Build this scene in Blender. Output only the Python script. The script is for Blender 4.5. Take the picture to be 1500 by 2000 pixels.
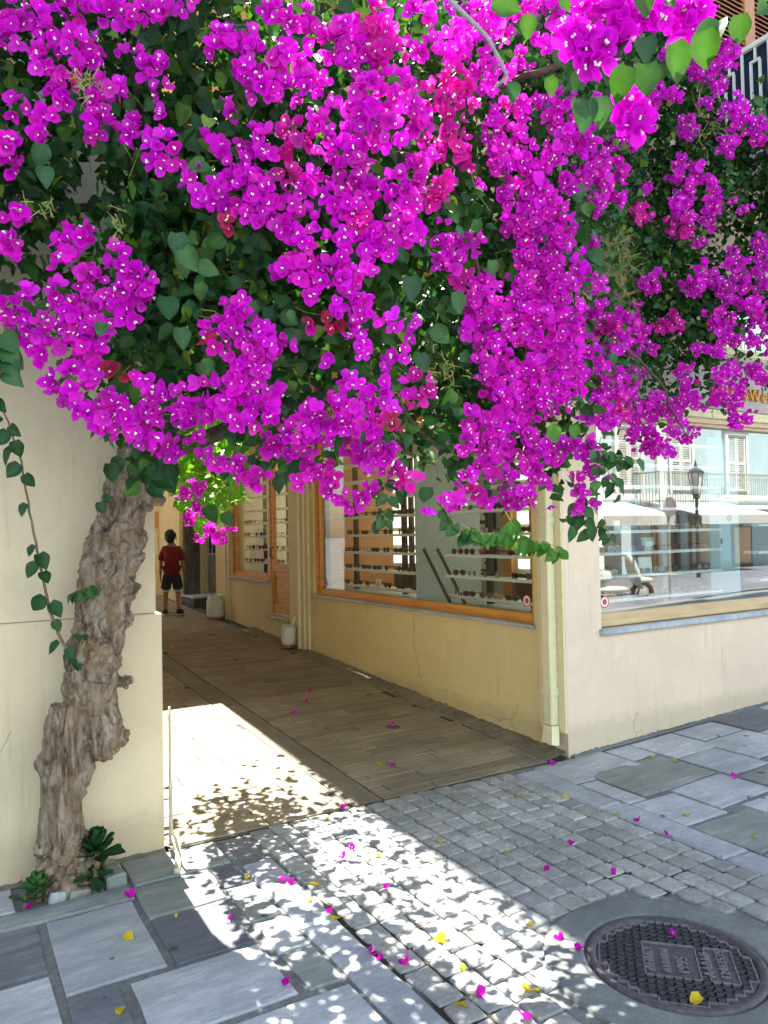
import bpy, math, random
import numpy as np
from mathutils import Vector, Matrix, noise
R_=math.radians
rnd=random.Random(7); RG=np.random.default_rng(11)
sc=bpy.context.scene
for o in list(bpy.data.objects): bpy.data.objects.remove(o)
COL=sc.collection
# ------------------------------------------------------------ camera
FPX=1481.0; YAW=R_(30.8); PIT=R_(1.46); ROLL=0.02
Fv=Vector((math.sin(YAW)*math.cos(PIT),math.cos(YAW)*math.cos(PIT),math.sin(PIT)))
R0=Vector((math.cos(YAW),-math.sin(YAW),0)); U0=R0.cross(Fv)
Rv=R0*math.cos(ROLL)-U0*math.sin(ROLL); Uv=U0*math.cos(ROLL)+R0*math.sin(ROLL)
CAM=Vector((0,0,1.6))
cd=bpy.data.cameras.new('camera'); co=bpy.data.objects.new('camera',cd); COL.objects.link(co)
co.matrix_world=Matrix(((Rv.x,Uv.x,-Fv.x,CAM.x),(Rv.y,Uv.y,-Fv.y,CAM.y),(Rv.z,Uv.z,-Fv.z,CAM.z),(0,0,0,1)))
cd.sensor_fit='VERTICAL'; cd.sensor_height=36; cd.lens=FPX/2000*36; cd.clip_start=.05; cd.clip_end=400
sc.camera=co
# ------------------------------------------------------------ light
SUN_EL=R_(68); SUN_AZ=R_(1.2)
w=bpy.data.worlds.new('World'); sc.world=w; w.use_nodes=True
nt=w.node_tree; sky=nt.nodes.new('ShaderNodeTexSky'); sky.sky_type='NISHITA'; sky.sun_disc=False
sky.sun_elevation=SUN_EL; sky.sun_rotation=SUN_AZ; sky.air_density=1.0; sky.dust_density=1.2; sky.ozone_density=1.0
bg=nt.nodes['Background']; bg.inputs[1].default_value=0.06; nt.links.new(sky.outputs[0],bg.inputs[0])
sd=bpy.data.lights.new('sun','SUN'); sd.energy=5.0; sd.angle=R_(.5); sd.color=(1,.95,.86)
so=bpy.data.objects.new('sun',sd); COL.objects.link(so)
SV=Vector((math.sin(SUN_AZ)*math.cos(SUN_EL),math.cos(SUN_AZ)*math.cos(SUN_EL),math.sin(SUN_EL)))
so.rotation_euler=SV.to_track_quat('Z','Y').to_euler()
vs=sc.view_settings; vs.view_transform='Standard'; vs.look='None'; vs.gamma=1; vs.exposure=2.8; vs.use_curve_mapping=False
try: sc.cycles.max_bounces=10; sc.cycles.transparent_max_bounces=16
except Exception: pass

# ------------------------------------------------------------ helpers
def pray(x,y): return Fv+Rv*((x-750)/FPX)-Uv*((y-1000)/FPX)
def atD(x,y,D): return CAM+pray(x,y)*D              # depth along the view axis
def atY(x,y,Y): d=pray(x,y); return CAM+d*(Y/d.y)
def atX(x,y,X): d=pray(x,y); return CAM+d*(X/d.x)
WX=3.81; WY=3.94; LX=1.01
def H(x,y): return .048*min(max(0,y-WY),12)+.032*min(max(0,x-WX),10)
def atG(x,y):
    h=0
    for _ in range(15):
        d=pray(x,y); q=CAM+d*((h-1.6)/d.z); h=H(q.x,q.y)
    return q
def tag(o,label=None,cat=None,group=None,kind=None):
    if label: o['label']=label
    if cat: o['category']=cat
    if group: o['group']=group
    if kind: o['kind']=kind
    return o
WM={}
def empty(name,loc=(0,0,0),label=None,cat=None,group=None,rz=0):
    o=bpy.data.objects.new(name,None); COL.objects.link(o); o.location=loc; o.rotation_euler.z=rz
    o.empty_display_size=.1; WM[o.name]=Matrix.Translation(loc)@Matrix.Rotation(rz,4,'Z')
    return tag(o,label,cat,group)
def link(name,me,parent=None,loc=None,rot=None,scale=None,local=False,mat=None):
    """links a mesh; coordinates are the world's unless local"""
    o=bpy.data.objects.new(name,me); COL.objects.link(o)
    pw=WM.get(parent.name,Matrix()) if parent else Matrix()
    if parent:
        o.parent=parent
        if not local: o.matrix_parent_inverse=pw.inverted()
    if mat is not None: o.matrix_basis=mat; b=mat.copy()
    else:
        if loc is not None: o.location=loc
        if rot is not None: o.rotation_euler=rot
        if scale is not None: o.scale=scale
        from mathutils import Euler
        b=Matrix.LocRotScale(Vector(loc or (0,0,0)),Euler(rot or (0,0,0)),Vector(scale or (1,1,1)))
    WM[o.name]=(pw@b) if local else b
    return o
class MB:
    def __init__(s): s.v=[];s.f=[];s.m=[];s.cur=0
    def add(s,vs,fs):
        b=len(s.v); s.v+= [tuple(v) for v in vs]; s.f+=[tuple(b+i for i in f) for f in fs]; s.m+=[s.cur]*len(fs); return s
    def box(s,x0,x1,y0,y1,z0,z1,bv=0):
        if bv<=0:
            return s.add([(x0,y0,z0),(x1,y0,z0),(x1,y1,z0),(x0,y1,z0),(x0,y0,z1),(x1,y0,z1),(x1,y1,z1),(x0,y1,z1)],
              [(3,2,1,0),(4,5,6,7),(0,1,5,4),(1,2,6,5),(2,3,7,6),(3,0,4,7)])
        # chamfered box: 24 verts
        P=[]
        xs=(x0,x1);ys=(y0,y1);zs=(z0,z1)
        idx={}
        for i in (0,1):
            for j in (0,1):
                for k in (0,1):
                    sx,sy,sz=(1,-1)[i],(1,-1)[j],(1,-1)[k]
                    for a in range(3):
                        p=[xs[i]+sx*bv,ys[j]+sy*bv,zs[k]+sz*bv]; p[a]=(xs[i],ys[j],zs[k])[a]
                        idx[(i,j,k,a)]=len(P); P.append(p)
        F=[]
        for a in range(3):
            b,c=(a+1)%3,(a+2)%3
            for e in (0,1):
                q=[]
                for (u,v_) in ((0,0),(1,0),(1,1),(0,1)):
                    t=[0,0,0];t[a]=e;t[b]=u;t[c]=v_; q.append(idx[(*t,a)])
                F.append(q if e else q[::-1])
                # edges
        for a in range(3):
            b,c=(a+1)%3,(a+2)%3
            for u in (0,1):
                for v_ in (0,1):
                    t0=[0,0,0];t1=[0,0,0];t0[b]=t1[b]=u;t0[c]=t1[c]=v_;t1[a]=1
                    q=[idx[(*t0,b)],idx[(*t1,b)],idx[(*t1,c)],idx[(*t0,c)]]
                    F.append(q if (u^v_) else q[::-1])
        for i in (0,1):
            for j in (0,1):
                for k in (0,1):
                    q=[idx[(i,j,k,0)],idx[(i,j,k,1)],idx[(i,j,k,2)]]
                    F.append(q if (i+j+k)%2 else q[::-1])
        return s.add(P,F)
    def tube(s,pts,rad,n=8,caps=True):
        pts=[Vector(p) for p in pts]; m=len(pts)
        if not hasattr(rad,'__len__'): rad=[rad]*m
        V=[];F=[];prev=None
        for i,p in enumerate(pts):
            t=(pts[min(i+1,m-1)]-pts[max(i-1,0)]).normalized()
            if prev is None:
                a=Vector((0,0,1)) if abs(t.z)<.9 else Vector((1,0,0)); u=t.cross(a).normalized()
            else: u=(prev-t*prev.dot(t)).normalized()
            prev=u; v=t.cross(u)
            for k in range(n):
                an=2*math.pi*k/n; V.append(p+(u*math.cos(an)+v*math.sin(an))*rad[i])
        for i in range(m-1):
            for k in range(n):
                a=i*n+k;b=i*n+(k+1)%n; F.append((a,b,b+n,a+n))
        if caps: F.append(tuple(range(n))[::-1]); F.append(tuple((m-1)*n+k for k in range(n)))
        return s.add(V,F)
    def ell(s,c,r,nu=10,nv=6,rot=None):
        V=[];F=[]
        r=(r,r,r) if not hasattr(r,'__len__') else r
        for j in range(1,nv):
            for i in range(nu):
                a=2*math.pi*i/nu;b=math.pi*j/nv
                V.append(Vector((math.sin(b)*math.cos(a)*r[0],math.sin(b)*math.sin(a)*r[1],math.cos(b)*r[2])))
        V+= [Vector((0,0,r[2])),Vector((0,0,-r[2]))]
        if rot: V=[rot@v for v in V]
        V=[v+Vector(c) for v in V]
        T=len(V)-2
        for j in range(nv-2):
            for i in range(nu):
                F.append((j*nu+i,(j+1)*nu+i,(j+1)*nu+(i+1)%nu,j*nu+(i+1)%nu))
        for i in range(nu):
            F.append((T,i,(i+1)%nu)); F.append((T+1,(nv-2)*nu+(i+1)%nu,(nv-2)*nu+i))
        return s.add(V,F)
    def lathe(s,prof,c,n=20):
        V=[];F=[]
        for r,z in prof:
            for k in range(n):
                a=2*math.pi*k/n; V.append((c[0]+r*math.cos(a),c[1]+r*math.sin(a),c[2]+z))
        for i in range(len(prof)-1):
            for k in range(n):
                a=i*n+k;b=i*n+(k+1)%n; F.append((a,b,b+n,a+n))
        return s.add(V,F)
    def mesh(s,name,mats,smooth=False):
        me=bpy.data.meshes.new(name); me.from_pydata(s.v,[],s.f)
        mats=mats if isinstance(mats,(list,tuple)) else [mats]
        for m in mats: me.materials.append(m)
        if len(mats)>1: me.polygons.foreach_set('material_index',s.m)
        if smooth: me.polygons.foreach_set('use_smooth',[True]*len(me.polygons))
        me.update(); return me
    def build(s,name,mats,parent=None,smooth=False,**k): return link(name,s.mesh(name,mats,smooth),parent,**k)

# ------------------------------------------------------------ materials
class NB:
    def __init__(s,name):
        s.m=bpy.data.materials.new(name); s.m.use_nodes=True; s.nt=s.m.node_tree
        s.p=s.nt.nodes['Principled BSDF']; s.out=s.nt.nodes['Material Output']
    def n(s,t,**k):
        q=s.nt.nodes.new(t)
        for a,b in k.items():
            if a in q.inputs: q.inputs[a].default_value=b
            else: setattr(q,a,b)
        return q
    def l(s,a,b): s.nt.links.new(a,b)
    def pos(s,scale=(1,1,1),obj=False):
        if obj: t=s.n('ShaderNodeTexCoord').outputs['Object']
        else: t=s.n('ShaderNodeNewGeometry').outputs['Position']
        mp=s.n('ShaderNodeMapping'); mp.inputs['Scale'].default_value=scale; s.l(t,mp.inputs[0]); return mp.outputs[0]
    def noise(s,vec,scale,detail=4,rough=.55):
        q=s.n('ShaderNodeTexNoise'); q.inputs['Scale'].default_value=scale; q.inputs['Detail'].default_value=detail; q.inputs['Roughness'].default_value=rough
        s.l(vec,q.inputs['Vector']); return q.outputs['Fac']
    def ramp(s,fac,stops):
        q=s.n('ShaderNodeValToRGB'); r=q.color_ramp
        while len(r.elements)<len(stops): r.elements.new(.5)
        for e,(p,c) in zip(r.elements,stops): e.position=p; e.color=(*c,1) if len(c)==3 else c
        s.l(fac,q.inputs[0]); return q.outputs[0]
    def mix(s,fac,a,b,mode='MIX'):
        q=s.n('ShaderNodeMix'); q.data_type='RGBA'; q.blend_type=mode
        for sock,v in ((q.inputs[0],fac),(q.inputs[6],a),(q.inputs[7],b)):
            if hasattr(v,'is_linked') or hasattr(v,'links'): s.l(v,sock)
            elif isinstance(v,(int,float)): sock.default_value=v
            else: sock.default_value=(*v,1)
        return q.outputs[2]
    def bump(s,h,st,dist=.01):
        b=s.n('ShaderNodeBump'); b.inputs['Strength'].default_value=st; b.inputs['Distance'].default_value=dist
        s.l(h,b.inputs['Height']); s.l(b.outputs[0],s.p.inputs['Normal']); return b
def g3(v): return (v,v,v)
def plain(name,c,rough=.6,metal=0,bump=.15,var=.15,scale=20,spec=.4):
    b=NB(name); v=b.pos(); f=b.noise(v,scale)
    lo=tuple(x*(1-var) for x in c); hi=tuple(min(1,x*(1+var)) for x in c)
    b.l(b.ramp(f,[(.3,lo),(.7,hi)]),b.p.inputs['Base Color'])
    b.p.inputs['Roughness'].default_value=rough; b.p.inputs['Metallic'].default_value=metal; b.p.inputs['Specular IOR Level'].default_value=spec
    if bump: b.bump(b.noise(v,scale*4),bump,.003)
    return b.m
def stone(name,c1,c2,scale=(4,4,4),rough=.75,tint=.35,spots=0,streak=None,bump=.35):
    b=NB(name); v=b.pos(); oi=b.n('ShaderNodeObjectInfo')
    vs_=b.pos(streak or (1,1,1))
    # shift pattern per stone
    ad=b.n('ShaderNodeVectorMath',operation='SCALE'); cb=b.n('ShaderNodeCombineXYZ'); 
    for i in range(3): b.l(oi.outputs['Random'],cb.inputs[i])
    b.l(cb.outputs[0],ad.inputs[0]); ad.inputs['Scale'].default_value=37
    av=b.n('ShaderNodeVectorMath',operation='ADD'); b.l(vs_,av.inputs[0]); b.l(ad.outputs[0],av.inputs[1])
    f=b.noise(av.outputs[0],scale[0],8,.62)
    col=b.ramp(f,[(.28,c1),(.5,tuple((a+d)/2 for a,d in zip(c1,c2))),(.72,c2)])
    r=b.ramp(oi.outputs['Random'],[(0,g3(1-tint)),(.5,g3(1.0)),(1,(1-tint*.45,1-tint*.5,1-tint*.6))])
    col=b.mix(1.0,col,r,'MULTIPLY')
    big=b.noise(v,1.7,5); col=b.mix(b.ramp(big,[(.35,g3(.55)),(.62,g3(0))]),col,tuple(x*.62 for x in c1))
    vn=b.noise(av.outputs[0],scale[0]*2.3,10,.78); col=b.mix(b.ramp(vn,[(.40,g3(0)),(.47,g3(.42)),(.54,g3(0))]),col,tuple(x*.55 for x in c1))
    sp=b.noise(v,160,2); col=b.mix(b.ramp(sp,[(.30,g3(.5)),(.42,g3(0))]),col,tuple(x*.5 for x in c1))
    if spots:
        vo=b.n('ShaderNodeTexVoronoi'); vo.inputs['Scale'].default_value=spots; b.l(v,vo.inputs['Vector'])
        cut=b.n('ShaderNodeSeparateColor'); b.l(vo.outputs['Color'],cut.inputs[0])
        th=b.n('ShaderNodeMath',operation='MULTIPLY'); b.l(cut.outputs[0],th.inputs[0]); th.inputs[1].default_value=.17
        lt=b.n('ShaderNodeMath',operation='LESS_THAN'); b.l(vo.outputs['Distance'],lt.inputs[0]); b.l(th.outputs[0],lt.inputs[1])
        g=b.n('ShaderNodeMath',operation='MULTIPLY'); b.l(lt.outputs[0],g.inputs[0]); g.inputs[1].default_value=.75
        col=b.mix(g.outputs[0],col,(.045,.045,.05))
    b.l(col,b.p.inputs['Base Color']); b.p.inputs['Roughness'].default_value=rough
    h=b.noise(av.outputs[0],scale[0]*9,6,.7); b.bump(h,bump,.006); return b.m
def painted(name,c,dirt=(.3,.25,.15)):
    b=NB(name); v=b.pos(); f=b.noise(v,.9,5); f2=b.noise(v,7,6,.7)
    col=b.ramp(f,[(.3,tuple(x*.88 for x in c)),(.7,tuple(min(1,x*1.05) for x in c))])
    col=b.mix(b.ramp(f2,[(.42,g3(.22)),(.56,g3(0))]),col,tuple(x*.8 for x in c))
    # drips and grime, strongest just above the paving (splash marks)
    vs_=b.pos((9,9,.7)); st=b.noise(vs_,1.6,5,.7); col=b.mix(b.ramp(st,[(.56,g3(0)),(.8,g3(.35))]),col,dirt)
    sx=b.n('ShaderNodeSeparateXYZ'); b.l(b.pos(),sx.inputs[0])
    n2=b.noise(v,14,6,.75); ma=b.n('ShaderNodeMath',operation='MULTIPLY_ADD'); b.l(n2,ma.inputs[0]); ma.inputs[1].default_value=-.30; b.l(sx.outputs[2],ma.inputs[2])
    col=b.mix(b.ramp(ma.outputs[0],[(.0,g3(.0)),(.001,g3(.0))]) if False else b.ramp(ma.outputs[0],[(0,g3(.30)),(.10,g3(0))]),col,dirt)
    # hairline cracks and small chips
    vo=b.n('ShaderNodeTexVoronoi',feature='DISTANCE_TO_EDGE'); vo.inputs['Scale'].default_value=.8
    dn=b.n('ShaderNodeTexNoise'); dn.inputs['Scale'].default_value=5; b.l(v,dn.inputs['Vector'])
    wv=b.mix(.18,v,dn.outputs['Color']); b.l(wv,vo.inputs['Vector'])
    m1=b.n('ShaderNodeMath',operation='LESS_THAN'); b.l(vo.outputs['Distance'],m1.inputs[0]); m1.inputs[1].default_value=.0035
    gate=b.n('ShaderNodeMath',operation='GREATER_THAN'); b.l(b.noise(v,1.3,3),gate.inputs[0]); gate.inputs[1].default_value=.55
    mm=b.n('ShaderNodeMath',operation='MULTIPLY'); b.l(m1.outputs[0],mm.inputs[0]); b.l(gate.outputs[0],mm.inputs[1])
    mm2=b.n('ShaderNodeMath',operation='MULTIPLY'); b.l(mm.outputs[0],mm2.inputs[0]); mm2.inputs[1].default_value=.5
    col=b.mix(mm2.outputs[0],col,dirt)
    b.l(col,b.p.inputs['Base Color']); b.p.inputs['Roughness'].default_value=.78; b.p.inputs['Specular IOR Level'].default_value=.25
    q=b.noise(v,28,8,.6); b.bump(q,.35,.008); return b.m
def wood(name,c1,c2,grain=(1.5,1.5,14),rough=.38):
    b=NB(name); v=b.pos(grain); f=b.noise(v,2.2,8,.65)
    b.l(b.ramp(f,[(.3,c1),(.7,c2)]),b.p.inputs['Base Color']); b.p.inputs['Roughness'].default_value=rough
    b.bump(f,.15,.003); return b.m
def leafmat(name,transl=.35,rough=.45,spec=.3,veins=False,tr=1.25):
    b=NB(name); a=b.n('ShaderNodeAttribute',attribute_name='Col')
    v=b.pos(); f=b.noise(v,40,3); col=b.mix(1.0,a.outputs['Color'],b.ramp(f,[(.3,g3(.8 if 'leaf' in name else .9)),(.7,g3(1.15 if 'leaf' in name else 1.04))]),'MULTIPLY')
    b.l(col,b.p.inputs['Base Color']); b.p.inputs['Roughness'].default_value=rough; b.p.inputs['Specular IOR Level'].default_value=spec
    t=b.n('ShaderNodeBsdfTranslucent'); c2=b.mix(1.0,col,(tr*1.05,tr*1.1,tr*.5) if 'leaf' in name else (1.05,1.05,1.05),'MULTIPLY'); b.l(c2,t.inputs[0])
    ms=b.n('ShaderNodeMixShader'); ms.inputs[0].default_value=transl; b.l(b.p.outputs[0],ms.inputs[1]); b.l(t.outputs[0],ms.inputs[2]); b.l(ms.outputs[0],b.out.inputs[0])
    b.bump(b.noise(v,90,4),.3,.004); return b.m
def glassmat(name,r0=.07,tint=(.96,.98,.97),gain=1.0):
    b=NB(name); lw=b.n('ShaderNodeLayerWeight'); lw.inputs[0].default_value=.5
    pw=b.n('ShaderNodeMath',operation='POWER'); b.l(lw.outputs['Facing'],pw.inputs[0]); pw.inputs[1].default_value=(4.0 if 'street' in name else 5.2)
    ma=b.n('ShaderNodeMath',operation='MULTIPLY_ADD'); b.l(pw.outputs[0],ma.inputs[0]); ma.inputs[1].default_value=(1-r0)*gain; ma.inputs[2].default_value=r0
    tr=b.n('ShaderNodeBsdfTransparent'); tr.inputs[0].default_value=(*tint,1)
    gl=b.n('ShaderNodeBsdfGlossy'); gl.inputs['Roughness'].default_value=.0
    ms=b.n('ShaderNodeMixShader'); b.l(ma.outputs[0],ms.inputs[0]); b.l(tr.outputs[0],ms.inputs[1]); b.l(gl.outputs[0],ms.inputs[2]); b.l(ms.outputs[0],b.out.inputs[0])
    return b.m
def emit(name,c,s):
    b=NB(name); e=b.n('ShaderNodeEmission'); e.inputs[0].default_value=(*c,1); e.inputs[1].default_value=s; b.l(e.outputs[0],b.out.inputs[0]); return b.m

M={}
M['paint']=painted('cream_paint',(.77,.61,.31))  # alley copy of the one cream paint, its yellow light in the colour
M['paint2']=painted('cream_paint_street',(.82,.63,.49))  # same cream paint, peach cast of the street light put into the colour
M['paintL']=painted('cream_paint_left',(.76,.61,.42))  # same cream paint again, tinted for the light on the left wall
M['trim']=plain('cream_trim',(.78,.66,.40),.55,var=.06)
M['pipe']=plain('cream_pipe',(.76,.68,.44),.4,var=.06)
M['marble']=stone('white_marble_sill',(.42,.44,.47),(.66,.67,.70),rough=.35,tint=.1,streak=(6,1,1))
M['wood']=wood('varnished_wood',(.56,.22,.04),(.80,.38,.095))
M['woodp']=wood('pale_wood',(.50,.33,.17),(.70,.50,.30))
M['sett']=stone('granite',(.31,.31,.305),(.64,.63,.61),(7,9,9),tint=.42,bump=.6)
M['slabW']=stone('pale_marble_paving',(.37,.39,.44),(.74,.75,.79),(2.6,2,2),tint=.26,spots=6,streak=(1,4,1),rough=.6,bump=.3)
M['slabD']=stone('dark_slate_paving',(.13,.14,.175),(.30,.315,.36),(5,2,2),tint=.3,spots=5,streak=(1,5,1),rough=.65,bump=.3)
M['slabG']=stone('greenish_marble_paving',(.22,.245,.235),(.47,.49,.475),(3,2,2),tint=.25,spots=5.5,streak=(1,5,1),rough=.6,bump=.2)
M['kerb']=stone('pale_kerb_stone',(.36,.38,.42),(.58,.59,.63),(4,2,2),tint=.15,streak=(1,3,1),bump=.4)
M['plank']=stone('brown_striped_stone',(.20,.16,.11),(.52,.43,.305),(3.2,2,2),tint=.40,streak=(1.2,16,1),rough=.6,spots=2.2,bump=.25)
M['band']=stone('brown_channel_stone',(.17,.145,.105),(.32,.275,.205),(3,2,2),tint=.2,streak=(5,1,1),rough=.55)
M['mortar']=stone('grey_mortar',(.17,.17,.175),(.32,.32,.32),(20,9,9),tint=0,rough=.95,bump=.8)
M['mortarD']=stone('dark_joint_grit',(.05,.047,.042),(.12,.115,.10),(20,9,9),tint=0,rough=.95,bump=.8)
M['concrete']=stone('concrete',(.15,.165,.165),(.27,.285,.28),(5,2,2),tint=.05,rough=.85,bump=.4)
M['iron']=plain('cast_iron',(.095,.085,.10),.55,.35,.5,.35,35)
M['rubble']=stone('rough_mortar_edge',(.20,.17,.12),(.44,.38,.29),(14,9,9),tint=.1,rough=.95,bump=1.0)
M['soil']=plain('dark_soil',(.035,.028,.02),.95,bump=.9,scale=60)
M['white']=plain('white_shelf',(.80,.82,.80),.4,var=.03,bump=0)
M['interior']=plain('shop_wall',(.72,.68,.55),.7,var=.05,bump=0)
M['greyp']=plain('grey_green_panel',(.42,.46,.40),.6,var=.05,bump=0)
M['orange']=wood('orange_wood_panel',(.52,.22,.07),(.68,.33,.12),rough=.4)
M['dark']=plain('dark_metal_post',(.03,.028,.026),.5)
M['brownd']=wood('dark_brown_wood',(.06,.03,.015),(.13,.07,.035))
M['cardW']=plain('white_card',(.82,.80,.74),.6,var=.03,bump=0)
M['glow']=emit('backlit_panel',(1,.92,.72),.36)
M['glass']=glassmat('shop_glass',.05)
M['glassF']=glassmat('street_shop_glass',.17,gain=1.2)
M['sign']=plain('mauve_grey_board',(.46,.38,.37),.6,var=.04)
M['letter']=plain('orange_letter',(.80,.36,.05),.5,var=.1)
M['rail']=plain('white_painted_rail',(.75,.74,.70),.4,var=.05)
M['salmon']=plain('salmon_shutter',(.52,.235,.12),.6,var=.08)
M['navy']=plain('navy_canvas',(.012,.025,.06),.8)
M['grey_marble']=stone('dark_veined_marble',(.035,.037,.036),(.20,.20,.185),(3,2,2),tint=0,rough=.25,streak=(2,2,.7),bump=.05)
M['khaki']=plain('khaki_column',(.40,.36,.22),.5,var=.06)
M['doorg']=plain('grey_door_metal',(.33,.33,.29),.45)
M['poster']=plain('pale_poster',(.75,.73,.62),.6,var=.12,scale=4)
M['jar']=plain('dusty_glass_jar',(.62,.60,.47),.25,var=.2,spec=.7)
M['jarw']=plain('white_wrapping',(.75,.74,.62),.5,var=.1,scale=50)
M['house']=plain('pale_blue_render',(.40,.53,.56),.8,var=.04,scale=2)
M['housew']=plain('white_render_trim',(.66,.69,.68),.7,var=.03,scale=3)
M['shut']=plain('white_shutter',(.66,.69,.66),.6,var=.03)
M['canvas']=plain('cream_awning_canvas',(.40,.41,.39),.8,var=.04,scale=3)
M['black']=plain('black_iron',(.02,.02,.02),.45)
M['hose']=plain('cream_hose',(.55,.50,.36),.55)
M['lensd']=plain('dark_lens',(.015,.013,.012),.08,bump=0,spec=.8)
M['pinkst']=plain('red_ring',(.55,.05,.10),.5,bump=0)
M['roof']=plain('roof_render',(.55,.5,.4),.85)
M['leaf']=leafmat('leaf_green',.24,.42,.32)
M['bract']=leafmat('bract_magenta',.45,.55,.15)
M['flw']=plain('white_floret',(.90,.86,.72),.5,bump=0,var=.03)
def barkmat():
    b=NB('gnarled_bark'); v=b.pos((1,1,.35)); v2=b.pos()
    f=b.noise(v,22,9,.7); g=b.noise(v2,9,5)
    col=b.ramp(f,[(.36,(.035,.025,.018)),(.46,(.17,.12,.085)),(.56,(.31,.245,.19)),(.72,(.47,.40,.33))])
    col=b.mix(b.ramp(g,[(.42,g3(0)),(.62,g3(.55))]),col,(.30,.19,.11))
    b.l(col,b.p.inputs['Base Color']); b.p.inputs['Roughness'].default_value=.9; b.p.inputs['Specular IOR Level'].default_value=.2
    bb=b.bump(f,1.0,.012); return b.m
M['bark']=barkmat()
M['limb']=plain('dark_limb_bark',(.085,.06,.045),.9,var=.4,scale=40,bump=.9)
M['twig']=plain('twig',(.20,.135,.07),.8,var=.3)
M['twigg']=plain('young_green_twig',(.26,.24,.07),.7,var=.3)
M['greybr']=plain('pale_grey_branch',(.28,.26,.27),.8,var=.2,scale=60,bump=.5)
# ============================================================ GROUND
def sheet(name,x0,x1,y0,y1,dz,mat,parent=None,nx=1,ny=1,kind=None):
    xs=sorted(set([x0+(x1-x0)*i/nx for i in range(nx+1)]+[k for k in (WX,WX+10) if x0<k<x1]))
    ys=sorted(set([y0+(y1-y0)*i/ny for i in range(ny+1)]+[k for k in (WY,WY+12) if y0<k<y1]))
    V=[(x,y,H(x,y)+dz) for y in ys for x in xs]; n=len(xs)
    F=[(j*n+i,j*n+i+1,(j+1)*n+i+1,(j+1)*n+i) for j in range(len(ys)-1) for i in range(n-1)]
    b=MB(); b.add(V,F); o=b.build(name,mat,parent)
    if kind: o['kind']=kind
    return o
ground=sheet('ground',-120,120,-120,120,-.045,M['concrete'],kind='structure')
lane=sheet('cobbled_lane',1.43,3.25,-1.2,3.935,-.014,M['mortar'],kind='structure')
alley=sheet('alley_paving',LX+.02,WX-.01,WY,16,-.006,M['mortarD'],kind='structure')
pavL=sheet('left_pavement',-4,1.43,-1.2,3.92,-.010,M['mortar'],kind='structure')
pavR=sheet('right_pavement',3.25,12,-1.2,3.93,-.010,M['mortar'],kind='structure')
road=sheet('road',-30,40,-6.3,-1.2,-.02,M['slabD'],kind='structure')

def piece(name,x0,x1,y0,y1,mat,parent,dz=0,bv=.004,jit=.004,th=.03,mesh_only=False):
    cx,cy=(x0+x1)/2,(y0+y1)/2; z0=H(cx,cy)+dz
    tilt=(rnd.uniform(-1,1)*.004,rnd.uniform(-1,1)*.004)
    c=[]
    for (x,y) in ((x0,y0),(x1,y0),(x1,y1),(x0,y1)):
        c.append((x+rnd.uniform(-jit,jit),y+rnd.uniform(-jit,jit)))
    def zz(x,y): return H(x,y)+dz-z0+tilt[0]*(x-cx)+tilt[1]*(y-cy)
    V=[];ins=bv
    # outline with slightly wavy edges
    seg=3; out=[]
    for i in range(4):
        a=c[i];b_=c[(i+1)%4]; dx,dy=b_[0]-a[0],b_[1]-a[1]; L=math.hypot(dx,dy) or 1
        for k in range(seg):
            t=k/seg; w=0 if k==0 else rnd.uniform(-1,1)*min(jit*.8,.006)
            out.append((a[0]+dx*t-dy/L*w,a[1]+dy*t+dx/L*w))
    n=len(out)
    for (x,y) in out:
        V.append((x-cx,y-cy,zz(x,y)-th))
    for (x,y) in out: V.append((x-cx,y-cy,zz(x,y)-bv*.9))
    for (x,y) in out:
        dx,dy=x-cx,y-cy; sx=1-ins/max(abs(x1-x0)/2,.01); sy=1-ins/max(abs(y1-y0)/2,.01)
        V.append((dx*sx,dy*sy,zz(x,y)))
    F=[]
    for r in (0,1):
        for i in range(n): F.append((r*n+i,r*n+(i+1)%n,(r+1)*n+(i+1)%n,(r+1)*n+i))
    F.append(tuple(2*n+i for i in range(n)))
    b=MB(); b.add(V,F)
    if mesh_only: return b,(cx,cy,z0)
    return b.build(name,mat,parent,loc=(cx,cy,z0))
# --- setts
MHC=(2.34,1.90)
svar=[]
for k in range(14):
    b=MB(); n=16; V=[]
    for ring,(rr,zz_) in enumerate(((.0578,-.03),(.0574,-.005),(.0525,.001),(.03,.0025))):
        for i in range(n):
            a=2*math.pi*i/n+math.pi/4; c,s=math.cos(a),math.sin(a); q=max(abs(c),abs(s)); e=(abs(c)**11+abs(s)**11)**(-1/11)
            V.append((c*e*rr+rnd.uniform(-.002,.002),s*e*rr+rnd.uniform(-.002,.002),zz_+(rnd.uniform(-.0022,.0022) if ring>1 else 0)))
    F=[(r*n+i,r*n+(i+1)%n,(r+1)*n+(i+1)%n,(r+1)*n+i) for r in range(3) for i in range(n)]+[tuple(3*n+i for i in range(n))]
    b.add(V,F); me=b.mesh('sett',M['sett']); svar.append((b,me))
spots_=[]
p_=.1195
nx=15
for j in range(0,42):
    for i in range(nx):
        x=1.51+i*p_*1.0+rnd.uniform(-.002,.002)+.004*math.sin(j); y=3.87-j*p_+.012*math.sin(i*.9)+.003*math.sin(i*.37+j)+rnd.uniform(-.002,.002)
        if x>3.21: continue
        if math.hypot(x-MHC[0],y-MHC[1])<.50: continue
        d=Vector((x,y,0))-CAM; z=d.dot(Fv); px=750+FPX*d.dot(Rv)/z if z>0 else -1; py=1000-FPX*d.dot(Uv)/z if z>0 else 9999
        vis=z>0 and -30<px<1530 and py<2040
        spots_.append((vis,z,x,y,rnd.uniform(-.03,.03),rnd.choice(svar),rnd.uniform(.94,1.01),rnd.uniform(.95,1.02)))
spots_.sort(key=lambda t:(not t[0],t[1]))
rest=MB()
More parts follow.
